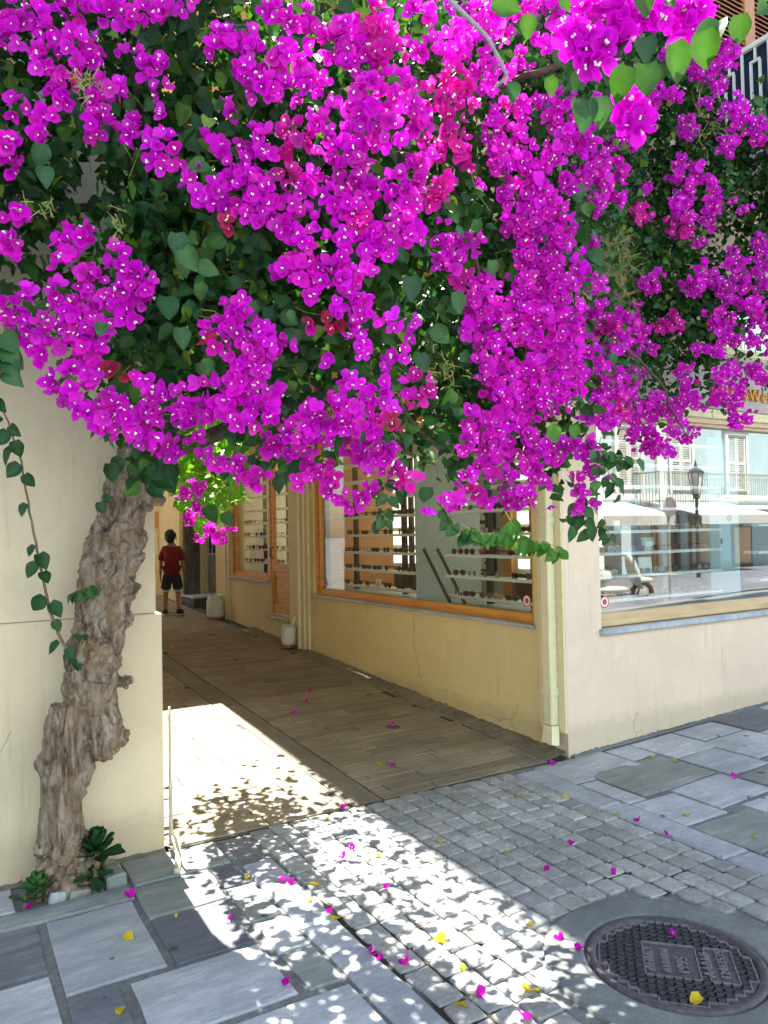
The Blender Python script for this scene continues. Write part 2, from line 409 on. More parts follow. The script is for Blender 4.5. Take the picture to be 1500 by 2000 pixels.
for q,(vis,z,x,y,a,(b,me),sx,sy) in enumerate(spots_):
    if q<300:
        o=link('sett',me,lane,loc=(x,y,H(x,y)+rnd.uniform(-.003,.003)),rot=(rnd.uniform(-.02,.02),rnd.uniform(-.02,.02),a),scale=(sx,sy,1))
    else:
        c,s=math.cos(a),math.sin(a); dz=rnd.uniform(-.003,.003)
        rest.add([(x+(v[0]*sx*c-v[1]*sy*s),y+(v[0]*sx*s+v[1]*sy*c),H(x,y)+v[2]+dz) for v in b.v],b.f)
o=rest.build('setts',M['sett'],lane); o['kind']='stuff'
# dark silt in the joints where water stood
def blob(name,cx,cy,rx,ry,z,mat,parent,n=26,amp=.35):
    b=MB(); V=[(cx,cy,z)]
    ph=[rnd.uniform(0,6.28) for _ in range(5)]
    for i in range(n):
        a=2*math.pi*i/n; r=1+amp*(math.sin(2*a+ph[0])*.4+math.sin(3*a+ph[1])*.35+math.sin(5*a+ph[2])*.25+math.sin(8*a+ph[3])*.15)
        V.append((cx+rx*r*math.cos(a),cy+ry*r*math.sin(a),z))
    b.add(V,[(0,1+i,1+(i+1)%n) for i in range(n)]); return b.build(name,mat,parent)
for (cx,cy,rx,ry) in ((1.62,2.52,.22,.30),(1.50,2.95,.07,.22),(2.83,2.55,.17,.10),(3.0,2.30,.15,.12),(2.75,2.32,.10,.06),(1.55,2.15,.12,.2)):
    o=blob('joint_silt',cx,cy,rx,ry,-.0075+rnd.uniform(0,.001),M['soil'],lane); o['kind']='stuff'
# --- kerbs
def kerbrow(x0,x1,cuts,parent):
    for a,b_ in zip(cuts[:-1],cuts[1:]): piece('kerb_stone',x0,x1,b_+.006,a-.006,M['kerb'],parent,dz=.006,bv=.012,jit=.008,th=.04)
kerbrow(1.285,1.435,[3.56,2.86,2.0,1.1,.3,-.5,-1.2],pavL)
kerbrow(3.245,3.435,[3.86,3.12,2.33,1.5,.6,-.3,-1.2],pavR)
# --- left pavement
def slabs(L,parent):
    for (x0,x1,y0,y1,m) in L: piece('paving_slab',x0+.009,x1-.009,y0+.009,y1-.009,M[m],parent,bv=.0035,jit=.005)
slabs([(-.55,.31,3.66,3.92,'slabW'),(-1.2,.77,3.50,3.655,'slabG'),(.78,1.26,3.62,3.92,'slabG'),(.77,1.12,3.28,3.61,'slabG'),(.77,1.10,2.87,3.26,'slabD'),
(1.12,1.27,3.02,3.36,'slabG'),(1.12,1.27,3.37,3.6,'slabD'),(1.12,1.27,2.74,3.0,'slabW'),(1.12,1.27,2.46,2.73,'slabG'),(.39,.76,2.89,3.49,'slabW'),
(-.30,.37,3.09,3.49,'slabD'),(-.30,.37,2.42,3.07,'slabW'),(.39,.575,2.50,2.87,'slabD'),(.59,1.10,2.47,2.86,'slabW'),(.75,1.27,1.95,2.44,'slabW'),
(.39,.74,1.9,2.45,'slabG'),(-.30,.37,1.9,2.4,'slabD'),(-1.0,-.32,2.5,3.49,'slabG'),(-1.0,-.32,1.9,2.48,'slabW')],pavL)
def fill(x0,x1,y0,y1,parent,seed,cw=(.35,.7),rl=(.3,.75),avoid=None):
    r=random.Random(seed); x=x0
    while x<x1-.05:
        w_=min(r.uniform(*cw),x1-x); 
        if x1-(x+w_)<.15: w_=x1-x
        y=y1-(0 if True else 0)
        while y>y0+.05:
            l_=min(r.uniform(*rl),y-y0)
            if (y-l_)-y0<.15: l_=y-y0
            piece('paving_slab',x+.009,x+w_-.009,y-l_+.009,y-.009,M[r.choice(['slabW','slabW','slabW','slabG','slabD'])],parent,bv=.0035,jit=.006)
            y-=l_
        x+=w_
fill(-3.2,-1.0,-1.1,3.5,pavL,3,(.5,.9),(.4,.9)); fill(-1.0,1.28,-1.1,1.9,pavL,4)
fill(-3.2,-.55,3.66,3.92,pavL,6,(.5,.9),(.3,.4))
slabs([(3.44,4.08,3.51,3.90,'slabW'),(3.44,3.61,3.09,3.49,'slabW'),(3.62,4.32,3.13,3.60,'slabG'),(4.09,4.33,3.61,3.88,'slabW'),(3.44,3.81,2.70,3.08,'slabW'),
(3.82,4.32,2.75,3.12,'slabW'),(4.34,4.80,3.47,3.88,'slabW'),(4.34,4.74,3.04,3.46,'slabW'),(4.34,4.80,2.62,3.02,'slabG'),(3.44,3.95,2.28,2.68,'slabG'),
(3.96,4.32,2.32,2.73,'slabW'),(4.34,4.8,2.2,2.6,'slabW'),(3.44,3.7,1.9,2.27,'slabW'),(3.71,4.32,1.9,2.30,'slabD'),(4.82,5.28,3.60,3.88,'slabW'),(4.75,5.28,3.14,3.58,'slabW'),
(4.82,5.28,2.5,3.12,'slabW'),(5.3,5.9,3.5,3.9,'slabD'),(5.3,5.75,3.0,3.48,'slabW'),(5.92,6.5,3.4,3.9,'slabW'),(5.77,6.5,2.9,3.38,'slabW')],pavR)
fill(3.44,4.8,-1.1,1.9,pavR,9); fill(4.82,8.4,-1.1,2.5,pavR,10); fill(5.3,8.4,2.5,2.88,pavR,12,(.5,.9),(.3,.4)); fill(6.52,11.5,2.9,3.9,pavR,13)
# --- alley planks
planks=[]; r=random.Random(5)
def plankrow(xa,xb,y,w_):
    x=xa-r.uniform(0,.4)
    while x<xb:
        l_=r.choice([.35,.5,.65,.8,.95]); a=max(xa,x); b_=min(xb,x+l_)
        if b_-a>.06: planks.append((a,b_,y,y+w_))
        x+=l_
y=WY+.01
while y<15.6:
    w_=r.choice([.09,.11,.13,.15,.17]); plankrow(LX+.03,2.09,y,w_); y+=w_
y=WY+.01
while y<15.6:
    w_=r.choice([.09,.11,.13,.15,.17]); plankrow(2.31,3.63,y,w_); y+=w_
planks.sort(key=lambda p:p[2])
rest=MB()
for q,(a,b_,y0,y1) in enumerate(planks):
    if q<290: piece('stone_plank',a+.004,b_-.004,y0+.003,y1-.003,M['plank'],alley,dz=rnd.uniform(-.001,.0015),bv=.0022,jit=.0025,th=.02)
    else:
        mb,(cx,cy,z0)=piece('',a+.004,b_-.004,y0+.003,y1-.003,None,None,bv=.0022,jit=.002,th=.02,mesh_only=True)
        rest.add([(v[0]+cx,v[1]+cy,v[2]+z0) for v in mb.v],mb.f)
o=rest.build('far_stone_planks',M['plank'],alley); o['kind']='stuff'
y=WY+.01
while y<15.5:
    l_=r.uniform(.5,.95); piece('channel_stone',2.10,2.30,y+.003,y+l_-.003,M['band'],alley,dz=-.001,bv=.003,jit=.003,th=.02); y+=l_
# rough mortar along the wall feet
def rubble(name,pts,width,side,hmax,parent=None,n=150,mat='rubble'):
    (xa,ya),(xb,yb)=pts; L=math.hypot(xb-xa,yb-ya); dx,dy=(xb-xa)/L,(yb-ya)/L; nx_,ny_=-dy*side,dx*side
    V=[];K=7
    for i in range(n+1):
        t=L*i/n; wv=width*(.93+.12*noise.noise(Vector((t*2.1,xa,3.3))))
        for k in range(K):
            u=k/(K-1); x=xa+dx*t+nx_*wv*u; y=ya+dy*t+ny_*wv*u
            z=H(x,y)+.002+hmax*(1-u)**1.3*(.62+.35*noise.noise(Vector((x*7,y*7,1)))+.45*noise.noise(Vector((x*26,y*26,4))))+(.006*noise.noise(Vector((x*40,y*40,2))) if k<K-1 else -.004)
            V.append((x,y,z))
    F=[(i*K+k,(i+1)*K+k,(i+1)*K+k+1,i*K+k+1) if side<0 else (i*K+k,i*K+k+1,(i+1)*K+k+1,(i+1)*K+k) for i in range(n) for k in range(K-1)]
    b=MB(); b.add(V,F); o=b.build(name,M[mat],parent,smooth=True); return o
rb=rubble('wall_foot_mortar',((WX+.01,3.96),(WX+.01,10.0)),.21,1,.042,alley,600); 
rb=rubble('wall_foot_mortar',((3.83,WY+.01),(9.0,WY+.01)),.06,-1,.016,pavR,500,'concrete')
rb=rubble('wall_foot_mortar',((-3,3.945),(LX,3.945)),.04,-1,.014,pavL,320)
rb=rubble('wall_foot_mortar',((LX-.01,3.96),(LX-.01,9.0)),.05,-1,.02,alley,100)
# ============================================================ SHOP BUILDING
shop=empty('shop_building',(WX,WY,0),'two fronted cream corner building with wood framed shop windows and a drainpipe at its corner','building')
def P(name,mb,mats,parent=shop,smooth=False): return mb.build(name,mats,parent,smooth)
HB=12.0; T=.22
# alley wall (face X=WX), pieces butted
b=MB()
b.box(WX,WX+T,WY+T,4.26,-.1,HB)              # corner pier, alley side
b.box(WX,WX+T,4.26,8.02,-.1,.86)             # below big window
b.box(WX,WX+T,4.26,8.02,2.66,HB)
b.box(WX,WX+T,8.02,8.70,-.1,HB)
b.box(WX,WX+T,8.70,9.42,-.1,.53); b.box(WX,WX+T,8.70,10.86,2.70,HB)
b.box(WX,WX+T,9.42,10.86,-.1,.95)
b.box(WX,WX+T,10.86,11.5,-.1,HB)
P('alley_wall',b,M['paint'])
b=MB()
XR=8.6
b.box(WX,4.165,WY,WY+T,-.1,HB); b.box(4.165,XR,WY,WY+T,-.1,.855); b.box(4.165,XR,WY,WY+T,3.65,HB); b.box(XR,16,WY,WY+T,-.1,HB)
b.box(4.165,5.62,WY,WY+T,2.465,3.65); b.box(5.62,XR,WY,WY+T,2.465,3.02)
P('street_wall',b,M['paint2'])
# pilasters with stepped profile
b=MB()
for (y0,y1) in ((8.12,8.66),(10.90,11.48)):
    b=MB(); b.box(WX-.028,WX+.001,y0,y1,H(0,y0)-.02,3.4); b.box(WX-.05,WX-.027,y0+.08,y1-.08,H(0,y0)-.02,3.38); P('pilaster',b,M['trim'])
b=MB(); b.box(2.2,WX-.001,WY+.02,8.04,3.7,HB); P('added_shade_storey',b,M['paint'])  # unseen storey added to cast the straight right edge of the sun strip
b=MB(); b.box(WX-.02,WX+.001,WY+.001,4.20,.16,6.0,.004); P('pilaster',b,M['trim'])
b=MB(); b.box(3.86,4.12,WY-.018,WY+.001,2.0,6.0,.004); P('pilaster',b,M['trim'])
# small pipe beside the jar
b=MB(); b.tube([(WX-.075,8.27,.23),(WX-.075,8.27,3.3)],.022,8)
for z in (.5,1.3,2.1): b.box(WX-.08,WX-.04,8.255,8.285,z,z+.02)
P('thin_pipe',b,M['trim'])
# square drainpipe at the corner
b=MB(); b.box(WX-.09,WX-.021,4.005,4.09,.21,5.8,.008)
b.box(WX-.094,WX-.019,4.0,4.095,.42,.47,.004); b.box(WX-.094,WX-.019,4.0,4.095,1.63,1.68,.004); b.box(WX-.094,WX-.019,4.0,4.095,2.9,2.95,.004)
b.add([(WX-.09,4.005,.21),(WX-.021,4.005,.21),(WX-.021,4.09,.21),(WX-.09,4.09,.21),(WX-.14,3.955,.10),(WX-.07,3.955,.085),(WX-.06,4.06,.09),(WX-.13,4.07,.10)],
  [(0,1,5,4),(1,2,6,5),(2,3,7,6),(3,0,4,7)])
P('drainpipe',b,M['pipe'])
# ---- window builder
def window_alley(y0,y1,z0,z1,sillz,mull=()):
    f=MB(); w_=.075; x0,x1=WX+.05,WX+.11
    f.box(x0,x1,y0,y1,z0,z0+w_*1.25,.006); f.box(x0,x1,y0,y1,z1-w_,z1,.006)
    f.box(x0,x1,y0,y0+w_,z0+w_*1.25,z1-w_,.006); f.box(x0,x1,y1-w_,y1,z0+w_*1.25,z1-w_,.006)
    f.box(x0-.03,x1-.02,y0+.0,y1,z0-.0,z0+.03,.004); f.box(x0-.02,x0-.001,y1-.03,y1,z0+.03,z1,.003)
    fr=P('window_frame',f,M['wood'])
    for y in mull:
        m_=MB(); m_.box(x0+.005,x1-.005,y-.02,y+.02,z0+w_*1.25,z1-w_,.004); m_.build('mullion',M['wood'],fr)
    g=MB(); g.box(WX+.078,WX+.084,y0+w_-.01,y1-w_+.01,z0+w_,z1-w_+.01); g.build('pane',M['glass'],fr)
    s=MB(); s.box(WX-.035,WX+.05,y0-.02,y1+.03,sillz-.028,sillz,.004); s.build('sill',M['marble'],fr)
    return fr
w1=window_alley(4.262,8.018,.865,2.655,.89)
w2=window_alley(9.44,10.858,.975,2.695,.985)
# stickers: white disc with a dark red ring
def sticker(c,ax,r,parent):
    b=MB(); n=20; V=[];F=[]
    for rr in (r,r*.82,r*.5,0.001):
        for i in range(n):
            a=2*math.pi*i/n; u,v=rr*math.cos(a),rr*math.sin(a)
            V.append((c[0],c[1]+u,c[2]+v) if ax=='x' else (c[0]+u,c[1],c[2]+v))
    for k in range(3):
        b.cur=[1,0,1][k]
        for i in range(n):
            b.f.append((k*n+i,k*n+(i+1)%n,(k+1)*n+(i+1)%n,(k+1)*n+i)); b.m.append(b.cur)
    b.v=V; return b.build('sticker',[M['cardW'],M['pinkst']],parent)
sticker((WX+.074,4.42,1.05),'x',.045,w1); sticker((WX+.074,7.88,1.02),'x',.045,w1)
# door
dr=MB(); X0=WX+.06; X1=WX+.11
dr.box(X0,X1,8.71,8.80,.56,2.69,.005); dr.box(X0,X1,9.36,9.435,.56,2.69,.005); dr.box(X0,X1,8.80,9.36,2.60,2.69,.005)
dr.box(X0,X1,8.80,9.36,.56,.68,.005); dr.box(X0,X1,8.80,9.36,1.10,1.20,.005)
door=P('shop_door',dr,M['wood'])
b=MB(); b.box(X0+.02,X1-.01,8.79,9.37,.67,1.11); b.box(X0+.008,X0+.022,8.86,9.30,.75,1.03,.012); b.build('lower_panel',M['wood'],door)
b=MB(); b.box(X0+.022,X0+.028,8.79,9.37,1.19,2.61); b.build('pane',M['glass'],door)
b=MB(); b.tube([(X0-.005,9.34,1.28),(X0-.05,9.34,1.28),(X0-.05,9.34,1.42),(X0-.005,9.34,1.42)],.009,8); b.build('handle',M['black'],door)
b=MB(); b.box(WX-.04,WX+.12,8.66,9.44,.50,.535,.004); P('doorstep',b,M['marble'])
b=MB(); b.box(X0-.01,X1+.02,9.435,9.445,.53,2.70); P('jamb',b,M['wood'])
# street window
f=MB(); y0,y1=WY+.04,WY+.10
f.box(4.167,XR-.002,y0,y1,.865,.965,.006); f.box(4.167,XR-.002,y0-.02,y1,2.40,2.463,.006); f.box(4.167,4.19,y0,y1,.965,2.40,.004); f.box(XR-.08,XR-.002,y0,y1,.965,2.40,.005)
f.box(4.167,XR-.002,WY-.012,y0-.021,2.425,2.463,.004)
w3=P('window_frame',f,M['woodp'])
g=MB(); g.box(4.185,XR-.07,WY+.066,WY+.072,.955,2.41); g.build('pane',M['glassF'],w3)
s=MB(); s.box(4.14,6.35,WY-.05,WY+.038,.815,.863,.012); s.build('sill',M['marble'],w3)
s=MB(); s.box(6.354,XR,WY-.05,WY+.038,.815,.863,.012); s.build('sill',M['marble'],w3)
sticker((4.27,WY+.062,1.045),'y',.045,w3)
b=MB(); b.box(4.13,XR+.05,WY-.03,WY+.001,2.47,2.515,.004); b.box(4.13,XR+.05,WY-.016,WY+.001,2.515,2.545,.004); P('ledge',b,M['trim'])
b=MB(); b.box(4.135,XR+.04,WY-.026,WY-.001,2.55,3.00,.003); sb=P('sign_board',b,M['sign'])
# raised letters
def text_mesh(txt,size,ext):
    cu=bpy.data.curves.new('t','FONT'); cu.body=txt; cu.size=size; cu.extrude=ext; cu.bevel_depth=0; cu.resolution_u=3
    o=bpy.data.objects.new('t',cu); COL.objects.link(o); dg=bpy.context.evaluated_depsgraph_get(); dg.update()
    me=bpy.data.meshes.new_from_object(o.evaluated_get(dg)); 
    wdt=max((v.co.x for v in me.vertices),default=0)
    bpy.data.objects.remove(o); return me,wdt
x=5.60
for ch,sz in zip('SUNWeAR',(.15,.15,.15,.15,.165,.15,.15)):
    me,wd=text_mesh(ch,sz,.012); me.materials.append(M['letter'])
    o=link('letter',me,sb,loc=(x-shop.location.x*0,WY-.040,2.64),rot=(math.pi/2,0,0)); x+=wd+.022
# upper window (transom) above the sign
f=MB(); f.box(5.62,5.70,WY-.015,WY+.06,3.02,3.65,.004); f.box(5.70,XR,WY-.015,WY+.06,3.02,3.08,.004); f.box(5.70,XR,WY-.015,WY+.06,3.58,3.65,.004); f.box(7.1,7.16,WY-.015,WY+.06,3.08,3.58,.004)
w4=P('transom_window',f,M['trim'])
g=MB(); g.box(5.70,XR,WY+.03,WY+.036,3.08,3.58); g.build('pane',M['glassF'],w4); b=MB(); b.box(5.70,XR,WY+.10,WY+.11,3.08,3.58); b.build('blind',M['greyp'],w4)
# upper window with salmon louvred shutters
sf=MB(); sf.box(5.50,5.56,WY-.05,WY-.001,4.75,6.7,.004); sf.box(6.05,6.19,WY-.05,WY-.001,4.75,6.7,.004); sf.box(6.70,6.78,WY-.05,WY-.001,4.75,6.7,.004); sf.box(5.56,6.05,WY-.05,WY-.001,6.62,6.7); sf.box(6.19,6.70,WY-.05,WY-.001,6.62,6.7)
sh=P('louvred_shutter',sf,M['salmon'])
z=4.76
for k in range(44):
    for (a,c) in ((5.562,6.048),(6.192,6.698)):
        s=MB(); s.add([(a,WY-.045,z),(c,WY-.045,z),(c,WY-.012,z+.028),(a,WY-.012,z+.028),(a,WY-.045,z+.007),(c,WY-.045,z+.007),(c,WY-.012,z+.035),(a,WY-.012,z+.035)],[(3,2,1,0),(4,5,6,7),(0,1,5,4),(1,2,6,5),(2,3,7,6),(3,0,4,7)])
        s.build('louvre',M['salmon'],sh)
    z+=.0423
b=MB(); b.box(5.56,6.70,WY-.008,WY-.002,4.75,6.62); b.build('shutter_back',M['brownd'],sh)
# balcony
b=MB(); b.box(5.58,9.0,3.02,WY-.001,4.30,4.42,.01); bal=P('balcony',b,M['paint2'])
r_=MB(); r_.box(5.585,5.625,3.03,WY-.052,5.37,5.41,.005); r_.box(5.585,9.0,3.03,3.07,5.411,5.45,.005); r_.box(5.59,5.62,3.07,WY-.052,4.50,4.53)
rl=r_.build('railing',M['rail'],bal)
yy=WY-.07; k=0
while yy>3.1:
    zt=5.37 if k%3==0 else 5.25
    s=MB(); s.box(5.596,5.616,yy-.008,yy+.008,4.43,zt-.002); s.build('bar',M['rail'],rl)
    if k%3==1: s=MB(); s.box(5.596,5.616,yy-.078,yy+.008,5.25,5.27); s.box(5.597,5.615,yy-.045,yy-.03,5.271,5.369); s.build('bar_link',M['rail'],rl)
    yy-=.075; k+=1
xx=5.7
while xx<8.9: s=MB(); s.box(xx-.01,xx+.01,3.04,3.06,4.43,5.41); s.build('bar',M['rail'],rl); xx+=.09
s=MB(); s.box(5.634,5.642,3.08,WY-.055,4.45,5.43); s.box(5.645,9.0,3.075,3.083,4.45,5.38); s.build('privacy_canvas',M['navy'],bal)
# cornice + roof
b=MB(); b.box(WX-.12,16,WY-.12,WY-.001,11.6,12.0); P('cornice',b,M['trim'])
b=MB(); b.box(WX+.001,16,WY+T,15.9,HB,HB+.15); P('roof',b,M['roof'])
b=MB(); b.box(WX+T,16,15.6,15.9,-.1,HB); b.box(15.8,16,WY+T,15.6,-.1,HB); P('rear_wall',b,M['paint'])
# ---- shop interior
b=MB(); b.box(WX+T,8.5,WY+T,15,.28,.34); P('shop_floor',b,M['greyp'])
b=MB(); b.box(WX+T,8.5,WY+T,15,3.0,3.05); P('shop_ceiling',b,M['white'])
b=MB(); b.box(6.9,7.0,4.9,11.4,.34,3.0); b.box(WX+T,6.9,11.3,11.4,.34,3.0); P('inner_wall',b,M['interior'])
# back panels: orange wood, cream back-lit, dark
def pan(name,x0,x1,y0,y1,z0,z1,m):
    b=MB(); b.box(x0,x1,y0,y1,z0,z1,.004 if min(x1-x0,y1-y0,z1-z0)>.01 else 0); return b.build(name,M[m],shop)
def cabinets(base,axis,spans):
    for (a,c,z0,z1,m,dp) in spans:
        if axis=='x': pan('wall_panel',base-dp,base-.001,a,c,z0,z1,m)
        else: pan('wall_panel',a,c,base-dp,base-.001,z0,z1,m)
# wall behind alley window, seen from the left: plane x=5.3
IX=5.35
b=MB(); b.box(IX,IX+.06,4.35,11.3,.34,3.0); P('partition_wall',b,M['interior'])
sp=[]
def bay(y0,y1,kind):
    if kind=='lit':
        for k in range(6): sp.append((y0+.01,y1-.01,1.18+k*.235,1.36+k*.235,'glow',.02))
        sp.append((y0,y1,.34,1.12,'brownd',.05))
    elif kind=='wood': sp.append((y0,y1,.34,2.9,'orange',.06))
    elif kind=='dark': sp.append((y0,y1,.34,2.9,'dark',.04))
    elif kind=='grey': sp.append((y0,y1,.34,2.9,'greyp',.05))
for y0,y1,k in ((4.4,4.95,'wood'),(5.0,5.5,'lit'),(5.5,5.6,'dark'),(5.6,6.2,'lit'),(6.25,6.4,'wood'),(6.4,6.8,'grey'),(6.85,7.5,'lit'),(7.5,7.6,'wood'),(7.62,8.2,'lit'),(8.22,8.3,'dark'),(8.32,8.9,'lit'),(8.92,9.5,'wood'),(9.5,10.0,'lit'),(10.0,10.4,'wood'),(10.4,11.2,'lit')): bay(y0,y1,k)
cabinets(IX,'x',sp)
# dividers right behind the window: pale green-grey panel and the orange end wall
pan('divider_panel',WX+.14,WX+.90,6.03,6.06,.9,2.7,'greyp')
pan('end_panel',WX+.14,WX+1.1,8.02,8.06,.9,2.7,'orange')
pan('display_floor',WX+.115,WX+.75,4.3,8.01,.90,.93,'greyp')
pan('display_floor',WX+.115,WX+.75,9.5,10.8,.99,1.02,'greyp')
pan('display_floor',4.2,8.5,WY+.105,WY+.75,.93,.955,'marble')
# leaning wooden frame between the panels
b=MB(); 
for (ya,yb,xo) in ((6.0,5.62,.2),(5.86,5.48,.26)): b.tube([(WX+xo,ya,1.42),(WX+xo+.02,yb,.94)],.022,4)
P('leaning_slat',b,M['brownd'])
# street-side interior wall, plane y=5.6, seen from the front
IY=6.2
pan('partition_wall',5.42,8.5,IY,IY+.06,.34,3.0,'interior')
sp=[]
for x0,x1,k in ((5.45,5.75,'wood'),(5.78,6.4,'dark'),(6.42,6.5,'wood'),(6.52,7.1,'dark'),(7.12,7.4,'wood'),(7.42,8.0,'lit'),(8.0,8.4,'dark')): bay(x0,x1,k)
cabinets(IY,'y',sp)
# ---- poster column in the street window
b=MB(); b.box(5.92,6.34,4.30,4.34,.96,2.38,.003); pc=P('poster_column',b,M['house'])
b=MB()
for (cx,cz,rx,rz) in ((6.05,1.86,.06,.02),(6.12,1.90,.03,.045),(6.2,1.84,.05,.015),(6.10,1.70,.09,.018),(6.2,1.66,.04,.03),(6.08,1.45,.02,.03)): b.ell((cx,4.298,cz),(rx,.003,rz),10,5)
b.build('poster_print',M['dark'],pc)
# ---- shelves
def shelf_unit(label,axis,a,c,zs,posts,depth,off,th=.024):
    if axis=='x': root=empty('display_shelf_unit',(WX+off,(a+c)/2,.93),label,'shelf','glass shop window shelf units')
    else: root=empty('display_shelf_unit',((a+c)/2,WY+off,.95),label,'shelf','glass shop window shelf units')
    for z in zs:
        b=MB()
        if axis=='x': b.box(WX+off,WX+off+depth,a,c,z-th,z,.003)
        else: b.box(a,c,WY+off,WY+off+depth,z-th,z,.003)
        b.build('shelf',M['white'],root)
    for q in posts:
        b=MB()
        if axis=='x': b.box(WX+off+depth+.004,WX+off+depth+.05,q-.028,q+.028,.94,2.7,.003)
        else: b.box(q-.028,q+.028,WY+off+depth+.004,WY+off+depth+.05,.96,2.7,.003)
        b.build('post',M['dark'],root)
    return root
zA=[1.01,1.19,1.38,1.57,1.77,1.97,2.17,2.37]
shelf_unit('white shelves with dark post at the near end of the alley display window','x',4.34,5.72,zA,(4.72,5.30),.16,.24)
shelf_unit('white shelves with dark post at the far end of the big alley display window','x',6.28,7.96,zA,(6.70,7.75),.16,.24)
shelf_unit('white shelves behind the small alley window past the wooden door','x',9.3,11.2,[1.19,1.38,1.57,1.76,1.95,2.15,2.35],(9.75,10.6),.16,.26)
zF=[1.04,1.22,1.40,1.57,1.75,1.93,2.10,2.28]
shelf_unit('long white shelves behind the left half of the street shop window','y',4.26,5.86,zF,(5.02,5.52),.16,.20)
shelf_unit('short shelves behind the street window past the pale poster column','y',6.45,8.2,[1.1,1.35,1.6,1.85],(7.3,),.16,.24)
# ---- sunglasses
def glasses_mesh(fm,lm,rx,rz,round_=True):
    b=MB(); b.cur=0
    for sx in (-1,1):
        n=12; V=[];F=[]
        for (k,(s,yo)) in enumerate(((1.14,.0),(1.14,-.006),(.94,-.006),(.94,.0))):
            for i in range(n):
                a=2*math.pi*i/n; px=math.cos(a); pz=math.sin(a)
                if not round_: px=math.copysign(abs(px)**.7,px); pz=math.copysign(abs(pz)**.75,pz)*(1.0 if pz>0 else .9)
                V.append((sx*.034+px*rx*s,yo,pz*rz*s))
        for k in range(3):
            for i in range(n): F.append((k*n+i,k*n+(i+1)%n,(k+1)*n+(i+1)%n,(k+1)*n+i))
        b.cur=0; b.add(V,F)
        b.cur=1; b.add([V[2*n+i] for i in range(n)],[tuple(range(n))])
        b.cur=0; b.tube([(sx*(.034+rx),-.002,rz*.5),(sx*.069,.01,rz*.5),(sx*.066,.09,rz*.45),(sx*.062,.13,-rz*.3)],[.003,.003,.0025,.002],5)
    b.tube([(-.034+rx*.9,-.004,rz*.3),(0,-.008,rz*.45),(.034-rx*.9,-.004,rz*.3)],.0025,5)
    return b.mesh('sunglasses',[fm,lm])
fr_={'black':plain('black_frame',(.02,.018,.018),.25,bump=0),'tortoise':plain('tortoise_frame',(.13,.055,.02),.25,bump=0,var=.5,scale=80),'gold':plain('gold_frame',(.55,.40,.14),.3,.9,bump=0),'red':plain('dark_red_frame',(.30,.03,.03),.3,bump=0),'clear':plain('pale_clear_frame',(.62,.60,.52),.2,bump=0)}
ln_={'black':M['lensd'],'tortoise':plain('brown_lens',(.06,.03,.015),.08,bump=0,spec=.8),'gold':plain('amber_lens',(.30,.17,.06),.08,bump=0,spec=.8),'red':M['lensd'],'clear':plain('smoke_lens',(.20,.20,.18),.1,bump=0,spec=.8)}
gm={}
for c in fr_:
    gm[c,'round']=glasses_mesh(fr_[c],ln_[c],.025,.024,True); gm[c,'wide']=glasses_mesh(fr_[c],ln_[c],.029,.021,False)
ORD=['first','second','third','fourth','fifth','sixth','seventh','eighth','ninth','tenth','eleventh','twelfth']
gr=random.Random(21)
def glasses_row(axis,pos,z,off,where,shelfname,colours):
    pos=sorted(pos,reverse=(axis=='x'))       # from the left as seen from the street
    for k,q in enumerate(pos):
        c=gr.choice(colours); s=gr.choice(['round','wide']); me=gm[c,s]
        d=.024 if s=='round' else .021
        if axis=='x': loc=(WX+off+gr.uniform(.0,.03),q,z+d*1.12); rz=-math.pi/2+gr.uniform(-.5,.5)
        else: loc=(q,WY+off+gr.uniform(.0,.03),z+d*1.12); rz=gr.uniform(-.45,.45)
        o=link('sunglasses',me,None,loc=loc,rot=(gr.uniform(-.08,.05),0,rz))
        tag(o,f"{c} {s} sunglasses, {ORD[k]} from left, {shelfname} shelf, {where}",'sunglasses','sunglasses lined up on the shop window shelves')
SN=['lowest','second lowest','third lowest','fourth lowest','fifth lowest','sixth lowest']
for i,z in enumerate(zA[:5]):
    glasses_row('x',[4.42+.19*k+gr.uniform(-.03,.03) for k in range(7)],z,.26,'near end of the alley window',SN[i],['black','tortoise','black','gold','clear'] if i!=2 else ['red','tortoise','black','clear'])
    glasses_row('x',[6.36+.215*k+gr.uniform(-.04,.04) for k in range(7)],z,.26,'far end of the alley window',SN[i],['black','black','tortoise'])
for i,z in enumerate([1.19,1.38,1.57,1.76]):
    glasses_row('x',[9.38+.235*k+gr.uniform(-.04,.04) for k in range(8)],z,.28,'the small window past the door',SN[i],['black','tortoise'])
for i,z in enumerate(zF[:4]):
    glasses_row('y',[4.36+.185*k+gr.uniform(-.03,.03) for k in range(8)],z,.22,'the street window',SN[i],['black','clear','gold','tortoise','clear'] if i==0 else ['black','tortoise','clear','red'])
glasses_row('y',[6.55,6.75,6.95],1.35,.27,'the street window past the poster column',SN[1],['black','tortoise'])
glasses_row('y',[6.55,6.78,7.0],1.1,.27,'the street window past the poster column',SN[0],['black','gold'])
